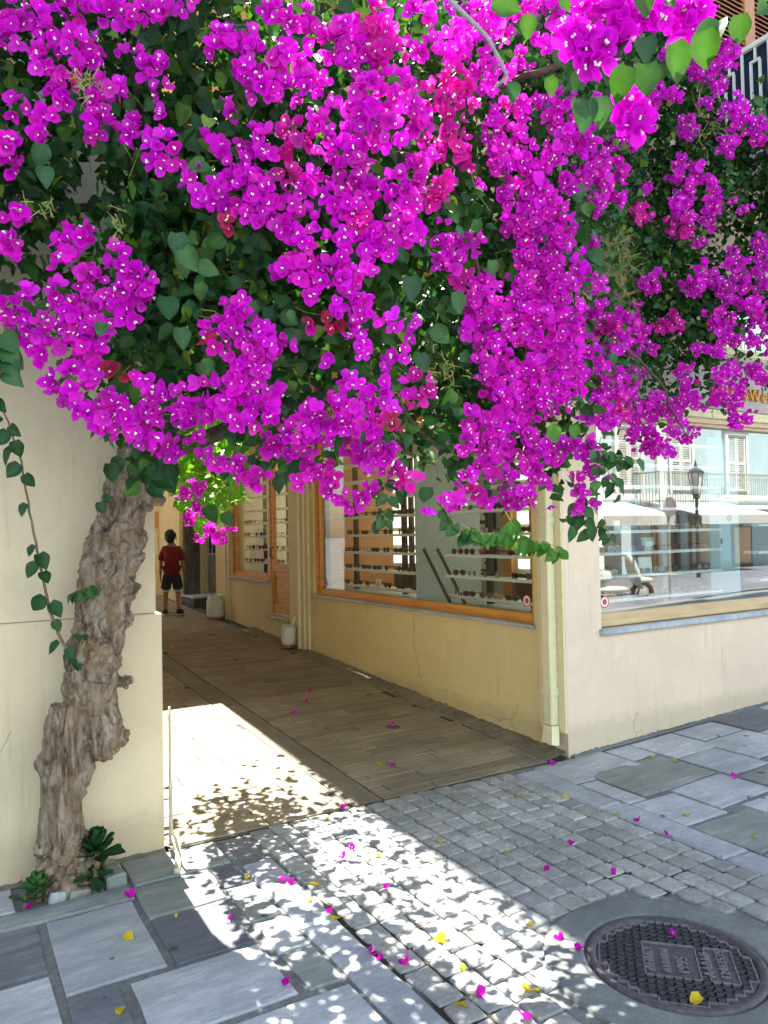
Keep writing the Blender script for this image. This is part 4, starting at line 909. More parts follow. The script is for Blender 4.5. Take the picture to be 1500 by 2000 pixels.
# ============================================================ FOLIAGE
CL="""214,2562,3190,48,79,0 282,2520,3220,32,42,0 323,2497,3187,32,26,0 369,2468,3234,26,37,0 423,2437,3217,42,48,0 487,2398,3241,32,32,0 528,2375,3204,32,48,0 573,2347,3234,16,21,0 628,2314,3228,48,37,0 314,2506,3066,53,85,0 391,2458,3127,58,58,0 395,2457,3069,32,42,0 354,2485,2986,32,42,0 432,2435,3100,32,26,0 505,2391,3109,21,16,0 545,2368,3082,21,21,0 563,2358,3044,26,32,0 613,2328,3038,32,42,0 618,2328,2979,32,26,0 622,2327,2911,19,32,0 468,2417,2967,63,53,0 458,2426,2872,58,58,0 513,2390,2987,21,32,0 535,2380,2854,37,37,0 554,2368,2891,16,21,0 617,2333,2810,48,42,0 612,2338,2752,37,26,0 653,2313,2762,21,32,0 231,2559,2941,32,32,0 286,2527,2924,32,26,0 295,2524,2865,42,42,0 213,2574,2820,53,53,0 212,2576,2751,26,42,0 327,2503,2907,16,19,0 773,2231,3113,53,48,0 804,2218,2922,26,26,0 762,2246,2812,48,37,0 841,2193,3043,32,63,0 845,2188,3122,32,42,0 849,2194,2831,26,42,0 830,2209,2721,42,53,0 766,2249,2659,53,48,0 698,2289,2671,24,42,0 707,2282,2729,21,21,0 848,2200,2657,42,63,0 834,2210,2588,26,32,0 793,2235,2568,19,32,2 225,2573,2608,42,26,0 189,2595,2593,11,16,0 211,2584,2508,42,42,0 366,2492,2509,42,48,0 411,2464,2529,32,37,0 497,2414,2490,21,26,0 381,2468,3001,16,16,2 909,2147,3221,32,32,0 946,2126,3183,42,32,0 1000,2094,3177,42,42,0 891,2162,3084,48,42,0 963,2119,3077,58,48,0 895,2163,2973,53,53,0 958,2125,2977,63,42,0 1022,2087,2981,48,42,0 1068,2056,3096,48,58,0 1123,2022,3147,48,42,0 1127,2021,3089,37,42,0 1109,2033,3053,32,32,0 1168,1992,3215,42,26,1 1200,1974,3188,37,32,1 1204,1973,3140,58,42,1 1213,1969,3082,58,37,1 1347,2003,3288,50,28,0 1471,2072,3367,58,35,0 1425,2051,3217,57,46,0 1563,2125,3284,54,54,0 1647,2165,3377,56,56,0 1809,2236,3536,78,72,0 1951,2293,3665,54,48,0 1951,2295,3591,48,54,0 1783,2229,3417,52,52,0 1808,2242,3340,59,52,0 1977,2311,3448,41,41,0 1859,2266,3294,26,26,0 1177,1994,3009,58,48,0 1176,1996,2940,69,63,0 1140,2019,2888,48,32,0 1240,1958,2949,53,58,0 1346,2013,2962,44,50,0 1368,2027,2930,39,33,0 1357,2017,3052,33,28,1 1575,2135,3183,78,54,1 1659,2178,3167,62,43,1 1504,2100,3084,47,35,1 1221,1972,2828,58,58,0 1550,2128,3014,60,54,1 1574,2142,2960,72,48,1 1435,2068,2880,34,34,1 1707,2208,2971,50,38,1 1390,2044,2813,45,39,0 1897,2289,3119,60,47,0 1976,2322,3106,55,62,0 1923,2303,3030,47,47,0 1910,2291,3212,40,34,0 2003,2326,3296,35,41,1 2015,2343,2949,35,62,0 2028,2352,2836,28,42,0 1832,2267,2927,20,20,0 1076,2056,2926,26,21,0 1031,2084,2885,37,32,0 1049,2075,2827,32,37,0 971,2122,2818,58,53,1 894,2168,2814,42,42,0 912,2159,2761,26,26,0 1135,2023,2835,42,37,0 1094,2050,2783,48,42,0 1139,2024,2745,48,42,0 1125,2033,2698,42,32,0 1062,2070,2721,32,26,0 1021,2095,2706,26,26,0 1003,2108,2653,26,37,0 944,2141,2718,37,32,1 894,2171,2724,26,21,0 907,2165,2655,48,37,0 880,2183,2598,32,42,0 975,2126,2590,37,32,0 929,2155,2549,48,42,0 1002,2113,2505,48,53,0 1043,2086,2562,26,26,0 1093,2059,2503,42,42,0 1080,2062,2636,42,42,0 1125,2036,2608,53,48,0 1175,2005,2639,48,48,0 1148,2024,2560,58,37,1 1239,1966,2674,42,32,0 1269,1976,2620,53,53,0 1312,2006,2558,60,54,0 1211,1988,2516,58,58,0 1161,2018,2496,42,42,0 1468,2092,2764,75,41,1 1491,2105,2733,53,35,1 1356,2027,2741,39,28,0 1693,2212,2652,57,44,0 1549,2141,2596,48,36,0 1537,2133,2669,24,18,0 2093,2300,3718,63,49,0 2189,2243,3715,56,49,0 2080,2314,3509,42,56,0 2122,2286,3591,35,35,0 2176,2254,3576,35,28,0 1054,1032,2537,29,36,3 1080,1016,2565,36,39,3 1125,989,2587,39,33,3 1141,980,2551,36,33,3 1085,1015,2513,36,36,3 1079,1019,2487,23,20,3 1102,1006,2487,20,20,3 1195,948,2569,39,39,3 1231,925,2585,39,26,3 1237,923,2549,23,23,3 1259,909,2568,20,23,3 1254,912,2597,16,13,3 4148,3258,4705,34,34,0 4331,3152,4611,90,90,0 4437,3090,4575,79,90,0 4456,3081,4495,56,56,0 4525,3033,4730,79,56,0 4457,3072,4765,45,45,0 4515,3041,4640,56,45,0 3881,3292,4396,99,77,0 4098,3296,4436,56,101,0 3608,3126,4180,62,41,0 1163,972,2371,26,29,3 1152,978,2394,39,26,3 4205,3232,4445,56,68,0 4378,3131,4374,45,45,0 3661,3167,4014,52,63,0 3935,3337,4073,33,39,0 3339,2963,3777,39,78,0 2091,2313,3313,70,63,0 2073,2326,3230,42,56,0 2211,2242,3303,77,77,0 2241,2226,3226,63,42,0 2325,2244,3205,71,64,0 2619,2468,3286,87,87,0 3128,2829,3506,92,92,0 2569,2435,3157,109,70,0 3285,2938,3462,86,77,0 2719,2547,3137,41,49,0 2252,2226,3003,42,49,0 2198,2254,3143,56,70,0 2156,2280,3102,42,42,0 2078,2326,3111,70,63,0 2102,2315,3020,84,77,0 2150,2288,2963,63,56,0 2078,2332,2923,56,63,0 2161,2283,2900,77,70,0 2077,2336,2825,56,70,0 2137,2300,2824,84,63,0 2215,2253,2829,63,63,0 2191,2270,2753,91,56,0 2568,2444,2871,39,47,0 2089,2331,2741,56,42,0 2721,2531,3658,24,33,0 4281,3193,4218,79,90,0 4552,3028,4336,90,101,0 4590,3008,4234,101,68,0 4677,2959,4164,79,79,0 4726,2928,4230,34,45,0 4512,3059,4089,79,68,0 4251,3217,4028,28,28,0 4222,3237,3927,56,56,0 4338,3168,3936,56,68,0 4279,3206,3836,68,68,0 4405,3129,3878,39,39,0 4434,3114,3810,56,68,0 4057,3339,3819,45,34,0 4260,3220,3735,68,68,0 4221,3245,3691,56,68,0 4018,3367,3651,62,101,1 4404,3137,3642,73,101,0 4230,3243,3556,101,79,1 4269,3218,3611,68,56,0 4608,3014,3693,45,34,0 4550,3048,3728,17,23,0 4703,2965,3432,68,79,0 4548,3058,3391,45,34,0 4365,3166,3463,45,34,0 2820,2619,3203,50,42,0 220,2580,2468,24,19,0 356,2499,2467,37,16,0 338,2510,2441,26,24,0 415,2465,2418,32,26,0 452,2443,2423,21,26,0 493,2419,2427,24,26,0 547,2387,2410,32,32,0 579,2368,2404,21,53,0 279,2548,2363,32,21,0 333,2515,2367,42,32,0 406,2472,2350,42,37,0 456,2443,2349,48,42,0 497,2418,2353,42,48,0 547,2389,2347,58,48,0 220,2584,2328,48,32,0 219,2586,2275,32,26,0 342,2512,2309,58,42,0 401,2477,2292,53,42,0 465,2439,2296,42,42,0 519,2407,2294,32,32,0 383,2489,2250,53,37,0 446,2452,2243,53,37,0 301,2538,2241,58,48,0 292,2545,2194,42,32,0 360,2505,2187,32,32,0 410,2475,2186,53,32,0 392,2487,2155,32,21,0 287,2550,2141,26,21,0 251,2568,2232,21,26,0 387,2491,2112,37,32,0 428,2467,2111,37,32,0 464,2444,2126,21,21,2 491,2429,2099,26,21,2 396,2487,2070,21,16,0 323,2530,2082,34,26,0 327,2528,2045,21,26,0 368,2504,2044,26,26,0 382,2497,1996,26,37,0 414,2479,1980,21,26,0 454,2455,1963,32,32,0 482,2437,2015,48,48,0 477,2443,1931,32,26,0 500,2427,1993,48,37,0 518,2417,1961,42,37,0 563,2390,1971,42,32,0 559,2394,1913,53,37,0 600,2367,2012,42,42,0 618,2355,2044,26,21,0 637,2344,2054,16,16,0 591,2374,1960,32,42,0 698,2602,1909,47,29,0 703,2600,1880,23,29,0 653,2629,1910,35,18,0 673,2322,2048,19,19,0 566,2385,2095,26,32,0 682,2319,1979,48,48,0 695,2312,1941,32,32,0 744,2575,1920,20,20,0 781,2553,1922,20,29,0 819,2531,1883,29,23,0 859,2509,1829,32,35,0 909,2479,1840,35,23,0 929,2468,1810,35,29,0 944,2460,1781,23,23,0 742,2275,2252,32,37,0 778,2253,2257,26,32,0 815,2230,2309,48,32,0 842,2213,2319,26,26,0 819,2228,2272,32,26,0 801,2241,2214,26,26,0 837,2220,2213,42,32,0 814,2236,2124,42,37,0 846,2216,2144,32,42,0 787,2254,2071,42,32,0 827,2229,2081,42,37,0 773,2264,2014,58,32,0 818,2237,2012,58,42,0 818,2239,1960,48,26,0 763,2271,1966,32,26,0 727,2290,2057,21,32,0 854,2217,1959,21,32,0 751,2272,2189,21,32,2 723,2294,1999,32,26,0 185,2609,2196,8,21,0 878,2195,2212,37,48,0 910,2176,2206,42,42,0 932,2164,2174,42,26,0 891,2189,2143,42,42,0 878,2199,2101,32,37,0 882,2198,2037,42,42,0 891,2194,1995,37,32,0 868,2209,1958,21,32,0 965,2137,2432,48,32,0 942,2151,2401,26,32,0 988,2124,2394,32,32,0 1006,2115,2346,24,32,0 1074,2072,2424,58,42,0 1056,2084,2388,48,32,0 1101,2057,2376,42,26,0 1151,2027,2396,37,42,0 1033,2097,2415,21,26,0 1165,2020,2343,21,24,0 1074,2076,2297,26,32,0 1110,2054,2312,32,32,0 1151,2030,2301,32,32,0 1146,2034,2248,29,32,0 1137,2041,2195,37,32,0 1141,2040,2158,37,21,0 1114,2053,2249,21,21,0 1156,2022,2449,32,11,0 1229,1979,2447,32,11,0 1502,2118,2526,35,21,0 1632,2185,2563,68,31,0 1196,2004,2257,21,21,0 1228,1986,2246,26,32,0 1310,2015,2267,22,22,0 1348,2040,2236,19,22,0 1246,1978,2151,21,26,0 1223,1992,2130,21,32,0 1046,2094,2256,48,21,2 1069,2081,2223,16,26,2 1055,2091,2155,11,11,0 1062,2089,2118,11,11,0 1680,2211,2510,38,38,1 1805,2268,2546,59,33,0 1754,2247,2474,58,51,0 1869,2297,2530,40,47,0 1779,2261,2422,52,52,0 1907,2316,2453,74,60,0 1716,2234,2343,25,38,0 1868,2301,2384,66,60,0 1986,2351,2369,41,55,0 1842,2293,2306,53,40,0 1946,2337,2286,48,48,0 1816,2284,2229,46,39,0 1932,2334,2209,68,61,0 1880,2314,2154,40,40,0 1972,2353,2127,55,55,0 1715,2244,2020,32,32,0 1945,2345,2055,54,41,0 1841,2303,1996,66,46,0 1958,2352,1995,55,48,0 1702,2242,1924,44,38,0 1853,2310,1931,73,46,0 1971,2359,1935,48,34,0 1879,2324,1847,53,53,0 2010,2377,1869,28,35,0 1690,2240,1791,31,31,0 1957,2358,1818,34,34,0 1802,2290,1849,20,26,0 1430,2107,1685,23,20,0 1522,2158,1693,24,24,0 1616,2207,1707,37,31,0 1751,2271,1736,38,26,1 1865,2323,1707,33,33,0 1996,2376,1737,28,41,0 1641,2214,1850,12,25,0 1123,2054,2058,32,32,0 1100,2067,2080,16,13,0 1200,2008,2062,26,21,0 1186,2017,2030,32,32,0 1288,2008,2053,16,27,0 1375,2061,2097,34,22,1 1420,2088,2060,23,34,1 1342,2043,2025,33,17,1 1032,2110,1986,42,32,0 1063,2091,2001,37,26,0 1013,2122,1950,48,32,0 1063,2093,1949,48,37,0 1109,2065,1979,37,37,0 1145,2043,1989,32,32,0 990,2136,1940,26,32,0 913,2182,1947,21,21,0 990,2428,1932,35,47,0 1020,2411,1907,41,41,0 954,2159,1909,37,32,0 1096,2365,1929,35,35,0 1080,2376,1865,32,35,0 1100,2365,1847,18,18,0 1131,2345,1899,29,29,0 1109,2066,1932,48,37,0 1145,2045,1910,42,42,0 1181,2022,1946,32,37,1 1196,2305,1915,29,35,0 1241,2279,1896,41,35,0 1276,2259,1884,53,41,0 1306,2242,1842,59,41,0 1347,2217,1871,47,35,0 1352,2215,1830,35,29,0 1232,1991,1982,21,16,0 1236,1990,1934,26,32,2 1227,1996,1908,26,11,1 1372,2205,1776,29,35,1 1397,2191,1758,29,29,1 1374,2071,1773,22,11,1 1140,2342,1811,29,35,0 1181,2318,1816,47,35,1 1160,2331,1781,29,23,0 1090,2372,1795,29,35,0 964,2447,1792,29,35,0 1286,2257,1743,29,35,0 1195,2311,1734,47,35,0 1236,2288,1704,35,29,0 1266,2270,1715,23,23,0 979,2439,1768,23,12,0 2101,2326,2692,63,42,0 2172,2283,2684,63,42,0 2076,2342,2623,56,63,0 2160,2292,2628,84,63,0 2232,2250,2605,63,63,0 2100,2330,2546,84,63,0 2196,2273,2544,84,56,0 2076,2347,2477,56,63,0 2160,2297,2468,84,63,0 2244,2247,2480,63,56,0 2075,2350,2393,56,56,0 2147,2307,2391,84,63,0 2231,2257,2396,77,63,0 2129,2320,2315,77,63,0 2219,2266,2320,84,63,0 2419,2347,2373,59,59,0 2087,2347,2239,84,56,0 2171,2297,2244,84,63,0 2249,2251,2249,63,56,0 2615,2498,2348,63,47,0 2074,2357,2156,70,63,0 2146,2314,2161,84,63,0 2230,2264,2159,70,56,0 2268,2225,2695,28,28,0 2268,2227,2653,21,35,0 2567,2449,2716,70,47,0 2667,2521,2817,24,20,0 2818,2633,2774,42,25,0 2767,2600,2641,58,58,0 3335,2995,2798,87,68,0 3986,3405,3022,45,45,0 3765,3272,2871,86,75,0 3125,2855,2671,83,55,1 4005,3398,2875,56,68,0 3494,3104,2695,91,71,0 3985,3412,2785,68,79,0 4062,3366,2772,56,45,0 3177,2895,2546,65,56,0 2918,2718,2412,52,52,0 3281,2970,2457,48,48,0 3020,2794,2338,45,45,0 2218,2273,2097,42,28,0 2068,2363,2086,56,42,0 2128,2327,2085,42,42,0 2062,2368,2045,42,42,0 2030,2272,1982,47,41,0 2007,2287,1942,54,41,0 2088,2239,1927,68,41,0 2064,2255,1873,61,41,0 2140,2209,1912,54,41,0 2134,2214,1872,41,27,0 2018,2284,1827,54,41,0 2070,2254,1792,41,41,0 2006,2293,1753,47,41,0 2029,2281,1719,20,34,0 1982,2309,1700,27,27,0 2181,2184,1938,41,34,0 2227,2156,1930,34,41,0 2227,2158,1883,41,47,0 2238,2153,1829,41,34,0 2267,2136,1815,27,41,0 2192,2181,1803,27,27,1 2203,2176,1735,27,34,0 2191,2184,1702,27,34,0 2098,2240,1700,15,14,0 2252,2149,1690,17,20,0 3174,2914,1965,28,19,0 4064,3353,3188,68,68,0 4113,3323,3244,45,45,0 4006,3387,3212,45,45,0 4315,3204,3171,79,68,0 4403,3151,3214,68,68,0 4364,3170,3316,39,34,0 4519,3078,3313,56,45,0 4587,3037,3345,56,45,0 4693,2975,3309,68,68,0 4576,3048,3188,68,90,0 4499,3095,3145,68,68,0 4537,3075,3065,79,45,0 4644,3012,3040,90,79,0 4692,2979,3174,56,68,0 4653,3010,2939,68,68,0 4720,2970,2914,34,68,0 4479,3113,2954,79,68,0 4450,3132,2887,45,45,0 4527,3088,2818,68,68,0 4643,3019,2815,68,45,0 4352,3194,2754,56,45,0 4439,3142,2752,56,56,0 4140,3316,2905,56,56,1 4208,3274,2960,68,68,1 4217,3270,2892,34,45,0 4382,3169,2990,20,20,0 4729,2970,2746,34,34,0 4216,3279,2622,34,45,0 4274,3244,2644,45,28,0 4448,3142,2583,56,56,0 4516,3101,2604,68,68,0 4613,3044,2591,56,45,0 4671,3009,2601,68,45,0 4719,2982,2532,45,68,0 4477,3128,2470,68,68,0 4447,3148,2392,56,34,0 4583,3065,2479,39,56,0 4534,3097,2379,56,56,0 4553,3088,2288,56,56,0 4611,3053,2298,45,34,0 4650,3029,2337,20,20,0 3819,3316,2593,54,38,0 4023,3395,2604,34,45,0 3655,3217,2453,63,63,0 3333,3009,2362,48,58,0 2917,2724,2239,43,52,0 3333,3012,2265,97,97,1 3763,3289,2356,64,86,0 3123,2871,2175,64,46,0 4100,3354,2434,68,56,0 4061,3379,2379,79,68,0 4128,3340,2332,90,56,0 4206,3293,2364,79,68,0 4283,3246,2407,79,79,0 4284,3242,2508,68,56,0 4215,3290,2296,34,34,0 4351,3207,2366,23,23,0 4002,3417,2290,90,68,0 3992,3425,2200,90,68,0 4079,3373,2209,45,56,0 4060,3387,2120,90,79,0 4127,3347,2118,56,68,0 4190,3310,2100,25,32,0 4108,3360,2085,45,34,0 4263,3262,2250,34,34,0 4215,3292,2218,56,34,0 4273,3259,2182,45,34,0 4316,3232,2193,23,23,0 4321,3228,2243,20,20,0 2466,2394,2079,37,30,0"""
CL=np.array([[float(v) for v in q.split(',')] for q in CL.split()]); CL[:,:5]/=1000
def colattr(me,cols):
    a=me.color_attributes.new('Col','FLOAT_COLOR','POINT'); a.data.foreach_set('color',np.c_[cols,np.ones(len(cols))].astype(np.float32).ravel())
def instmesh(name,TV,TF,X,Rm,S,Ccol,mats,tmi=None,shade=None):
    """TV template verts, TF faces (tris), X positions, Rm rotations (N,3,3), S sizes"""
    N=len(X); n=len(TV)
    V=np.einsum('nij,vj->nvi',Rm,TV)*S[:,None,None]+X[:,None,:]
    F=(TF[None]+(np.arange(N)*n)[:,None,None]).reshape(-1,3)
    me=bpy.data.meshes.new(name); me.vertices.add(N*n); me.vertices.foreach_set('co',V.astype(np.float32).ravel())
    me.loops.add(len(F)*3); me.loops.foreach_set('vertex_index',F.astype(np.int32).ravel())
    me.polygons.add(len(F)); me.polygons.foreach_set('loop_start',np.arange(0,len(F)*3,3,dtype=np.int32)); me.polygons.foreach_set('loop_total',np.full(len(F),3,dtype=np.int32))
    for m in mats: me.materials.append(m)
    if tmi is not None: me.polygons.foreach_set('material_index',np.tile(tmi,N).astype(np.int32))
    me.polygons.foreach_set('use_smooth',np.ones(len(F),dtype=bool))
    me.update(calc_edges=True); me.validate()
    sh=np.ones(n) if shade is None else shade
    colattr(me,(Ccol[:,None,:]*sh[None,:,None]).reshape(-1,3)); return me
# leaf templates (u along, v across, w normal)
def leaf_template(fold,droop,wav=0,fine=False,seed=0):
    us=[0,.08,.2,.35,.5,.65,.8,.92,1.0] if fine else [0,.1,.32,.6,.85,1.0]
    ws=[.04,.25,.37,.41,.38,.30,.19,.08,.0] if fine else [.06,.30,.40,.30,.12,0]
    r=random.Random(seed); V=[]
    for u,w_ in zip(us,ws):
        back=-.10*(1 if .02<u<.15 else 0)
        for s in (-1,0,1):
            V.append((u+(back if s else 0),s*w_,abs(s)*w_*fold-droop*u*u+(r.uniform(-1,1)*wav if s else 0)))
    F=[]
    for i in range(len(us)-1):
        a=i*3
        for k in (0,1): F+= [(a+k,a+3+k,a+4+k),(a+k,a+4+k,a+1+k)]
    return np.array(V,dtype=float),np.array(F)
def frame(dirs,nrm):
    """columns: u=dir, v, w"""
    u=dirs/np.linalg.norm(dirs,axis=1,keepdims=True); w_=nrm-(nrm*u).sum(1,keepdims=True)*u; w_/=np.linalg.norm(w_,axis=1,keepdims=True)+1e-9
    v=np.cross(w_,u); return np.stack([u,v,w_],axis=2)
# density map: rows of (y0, spans) on the photographed face of the crown
DM={-500:[(-300,1500,4)],-400:[(-300,1500,4)],-300:[(-300,1500,5)],-200:[(-300,1450,6)],-100:[(-300,1370,8)],
-50:[(-300,1340,9)],0:[(-300,1330,9),(1330,1360,4)],50:[(-300,1320,9),(1320,1370,4)],100:[(-300,1360,9),(1360,1400,4)],150:[(-300,1390,9),(1390,1410,5),(1480,1700,3)],
200:[(-300,1400,9),(1400,1470,6),(1470,1800,6)],250:[(-300,150,9),(150,200,7),(200,1800,9)],300:[(-300,140,9),(140,200,4),(200,1800,9)],
350:[(-300,140,9),(140,205,3),(205,250,8),(250,1800,9)],400:[(-300,150,9),(150,260,6),(260,1800,9)],450:[(-300,150,8),(150,260,6),(260,1150,9),(1150,1240,7),(1240,1340,9),(1340,1440,7),(1440,1800,9)],
500:[(-300,120,7),(120,350,8),(350,1150,9),(1150,1240,7),(1240,1360,9),(1360,1440,7),(1440,1800,8)],550:[(-300,0,7),(0,60,5),(60,240,8),(240,1140,9),(1140,1230,8),(1230,1800,9)],
600:[(-300,-20,5),(30,230,6),(230,1140,9),(1140,1440,9),(1440,1800,7)],650:[(-300,-100,4),(60,200,4),(200,1140,9),(1140,1400,9),(1400,1440,6),(1440,1800,3)],
700:[(130,190,4),(190,560,9),(560,640,7),(640,760,6),(760,1140,9),(1140,1280,6),(1280,1400,8),(1440,1800,3)],
750:[(170,240,6),(240,520,9),(520,620,8),(620,690,6),(690,790,3),(790,1060,9),(1060,1140,5),(1140,1230,5),(1230,1340,7),(1380,1420,5)],
800:[(200,350,7),(350,390,8),(450,560,8),(560,620,7),(620,780,5),(780,1060,9),(1060,1150,6),(1220,1290,3)],
850:[(240,340,6),(340,390,3),(470,600,5),(600,780,3),(780,900,8),(900,1060,6),(1060,1150,6),(1150,1200,3)],
900:[(245,280,4),(440,600,3),(600,720,1),(740,780,3),(780,900,5),(900,1000,3),(1060,1160,6)],
950:[(740,770,3),(840,900,2),(960,1010,2),(1080,1170,4)],1000:[(745,760,3),(1110,1140,3)]}
def depthf(x,y):
    t=min(1,max(0,(x-780)/220)); D=2.35+.75*t; t2=min(1,max(0,(x-1130)/110)); D+=(5.0-D)*t2
    if y>850 and x<800: D=2.6
    if 1000<x<1190 and y>840: D=3.0
    return D
X=[];SZ=[];LY=[]
for y0,spans in DM.items():
    for (xa,xb,d) in spans:
        cx=(xa+xb)/2
        x=xa
        while x<xb:
            xe=min(x+50,xb); D=depthf((x+xe)/2,y0+25); far=D>4
            area=(xe-x)*50*(D/FPX)**2; la=.0021; LAI=(d/9)**1.5*(8.0 if d<9 else 15)
            if y0<-60: LAI*=.45
            n=RG.poisson(area*LAI/la)
            th=(.55 if far else .95)*(1 if d>=7 else .45)
            for k in range(n):
                u=RG.random()**.8; dd=D+.10+u*th
                px_=RG.uniform(x-8,xe+8); py_=RG.uniform(y0-8,y0+58); p=atD(px_,py_,dd)
                cn=noise.noise(p*(4.2 if not far else 3.2)+Vector((3,1,7)))
                if u<.55 and cn<((-.02 if not far else -.16)+.25*(.3-u)): continue
                lim=WY-.06 if not(LX+.1<p.x<WX-.15) else 99
                if p.y>lim: p=atD(px_,py_,dd*.0+D+.1+RG.random()*.3)
                if p.y>lim: continue
                X.append(p); SZ.append(RG.uniform(.036,.075)*(.85 if far else 1)); LY.append(u)
            x=xe
# thinner growth arching over the alley mouth: dapples the paving
def dens(x,y):
    return 1
narch=0
for k in range(7500):
    x=RG.uniform(.85,3.5); y=3.0+3.1*RG.random()**1.1; z=RG.uniform(2.45,3.35)+.12*math.sin(x*3)
    keep=1.0 if y<5.0 else max(0,1-(y-5.0)/1.1)
    c=noise.noise(Vector((x*3.2,y*3.2,z*1.2)))
    if RG.random()>keep*(.52+.6*c)+(.35 if x<1.6 and y<4.1 else 0): continue
    if not(LX+.05<x<WX-.1) and y>WY-.1: continue
    X.append(Vector((x,y,z))); SZ.append(RG.uniform(.05,.085)); LY.append(.7); narch+=1
for k in range(2600):  # extra unseen leaves added to shade the left kerb
    x=RG.uniform(.7,1.62); y=RG.uniform(2.2,4.0); z=RG.uniform(2.5,3.4)
    if y>WY-.1 and x<LX+.05: continue
    if RG.random()<.8: X.append(Vector((x,y,z))); SZ.append(RG.uniform(.05,.08)); LY.append(.7)
# hanging growth behind the trunk top, its sunlit brightness also put into the colour
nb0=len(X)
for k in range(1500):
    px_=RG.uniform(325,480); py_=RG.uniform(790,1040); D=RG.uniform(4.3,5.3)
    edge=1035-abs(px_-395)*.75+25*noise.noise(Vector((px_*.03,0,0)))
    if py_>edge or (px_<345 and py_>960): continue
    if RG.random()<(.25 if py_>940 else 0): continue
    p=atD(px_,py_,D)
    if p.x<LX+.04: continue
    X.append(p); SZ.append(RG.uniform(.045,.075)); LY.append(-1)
Xn=np.array([tuple(p) for p in X]); SZ=np.array(SZ); LY=np.array(LY); N=len(Xn)
dirs=np.c_[RG.normal(0,.7,N),RG.normal(-.2,.65,N),RG.normal(-.6,.5,N)]
nrm=np.c_[RG.normal(-.15,.75,N),RG.normal(-.45,.65,N),RG.normal(.5,.6,N)]
Rm=frame(dirs,nrm)
hue=RG.random(N); val=RG.uniform(.6,1.5,N)
base=np.c_[.022+.035*hue**3,.080+.045*hue**3,.022-.008*hue]*val[:,None]
yl=RG.random(N)<.055; base[yl]=np.c_[RG.uniform(.10,.18,yl.sum()),RG.uniform(.20,.28,yl.sum()),RG.uniform(.02,.04,yl.sum())]
bl=(RG.random(N)<.15); base[bl]=base[bl]*np.array([.9,1.1,1.7])
br=LY<0; base[br]=np.c_[RG.uniform(.10,.20,br.sum()),RG.uniform(.26,.40,br.sum()),RG.uniform(.015,.035,br.sum())]  # backlit glow of the hanging leaves put into their base colour
# the 300 that show largest become leaves of their own
d_=Xn-np.array(CAM); zc=d_@np.array(Fv); pxx=750+FPX*(d_@np.array(Rv))/zc; pyy=1000-FPX*(d_@np.array(Uv))/zc
inview=(pxx>0)&(pxx<1500)&(pyy>0)&(pyy<1060)&(zc>0)
score=np.where(inview&(LY<.12),SZ/zc,0)
top=np.argsort(-score)[:215]; own=np.zeros(N,bool); own[top]=True
LT=[leaf_template(.28,.18),leaf_template(.12,.30,.02,seed=2),leaf_template(.40,.08,.02,seed=3)]
which=RG.integers(0,3,N)
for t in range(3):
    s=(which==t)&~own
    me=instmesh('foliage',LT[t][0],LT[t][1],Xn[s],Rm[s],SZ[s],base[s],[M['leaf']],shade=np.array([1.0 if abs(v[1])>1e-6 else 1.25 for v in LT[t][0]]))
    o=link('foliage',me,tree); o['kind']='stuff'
LFT=[leaf_template(f,dr,.022,True,sd) for f,dr,sd in ((.45,.25,1),(.30,.40,2),(.6,.12,3),(.5,-.12,4))]
LGC={'near':(.030,.085,.010),'dark':(.018,.065,.018),'mid':(.03,.09,.022),'blue':(.018,.066,.024),'bright':(.05,.15,.012)}
fleaf={}
for ci,c in LGC.items():
    for t,(tv,tf) in enumerate(LFT):
        m_=instmesh('leaf',tv,tf,np.zeros((1,3)),np.eye(3)[None],np.ones(1),np.array([c]),[M['leaf']],shade=np.array([1.0 if abs(v[1])>1e-6 else 1.35 for v in tv])); fleaf[ci,t]=m_
def put_leaf(p,R3,size,ci,parent):
    m4=Matrix([[R3[0][0],R3[0][1],R3[0][2],p[0]],[R3[1][0],R3[1][1],R3[1][2],p[1]],[R3[2][0],R3[2][1],R3[2][2],p[2]],[0,0,0,1]])@Matrix.Diagonal((size,size,size,1))
    return link('leaf',fleaf[ci,rnd.randrange(4)],parent,mat=m4)
nleaf=0
for i in top: put_leaf(Xn[i],Rm[i],SZ[i]*1.12,rnd.choice(['dark','mid','mid','blue','dark']) if not yl[i] else 'bright',tree); nleaf+=1
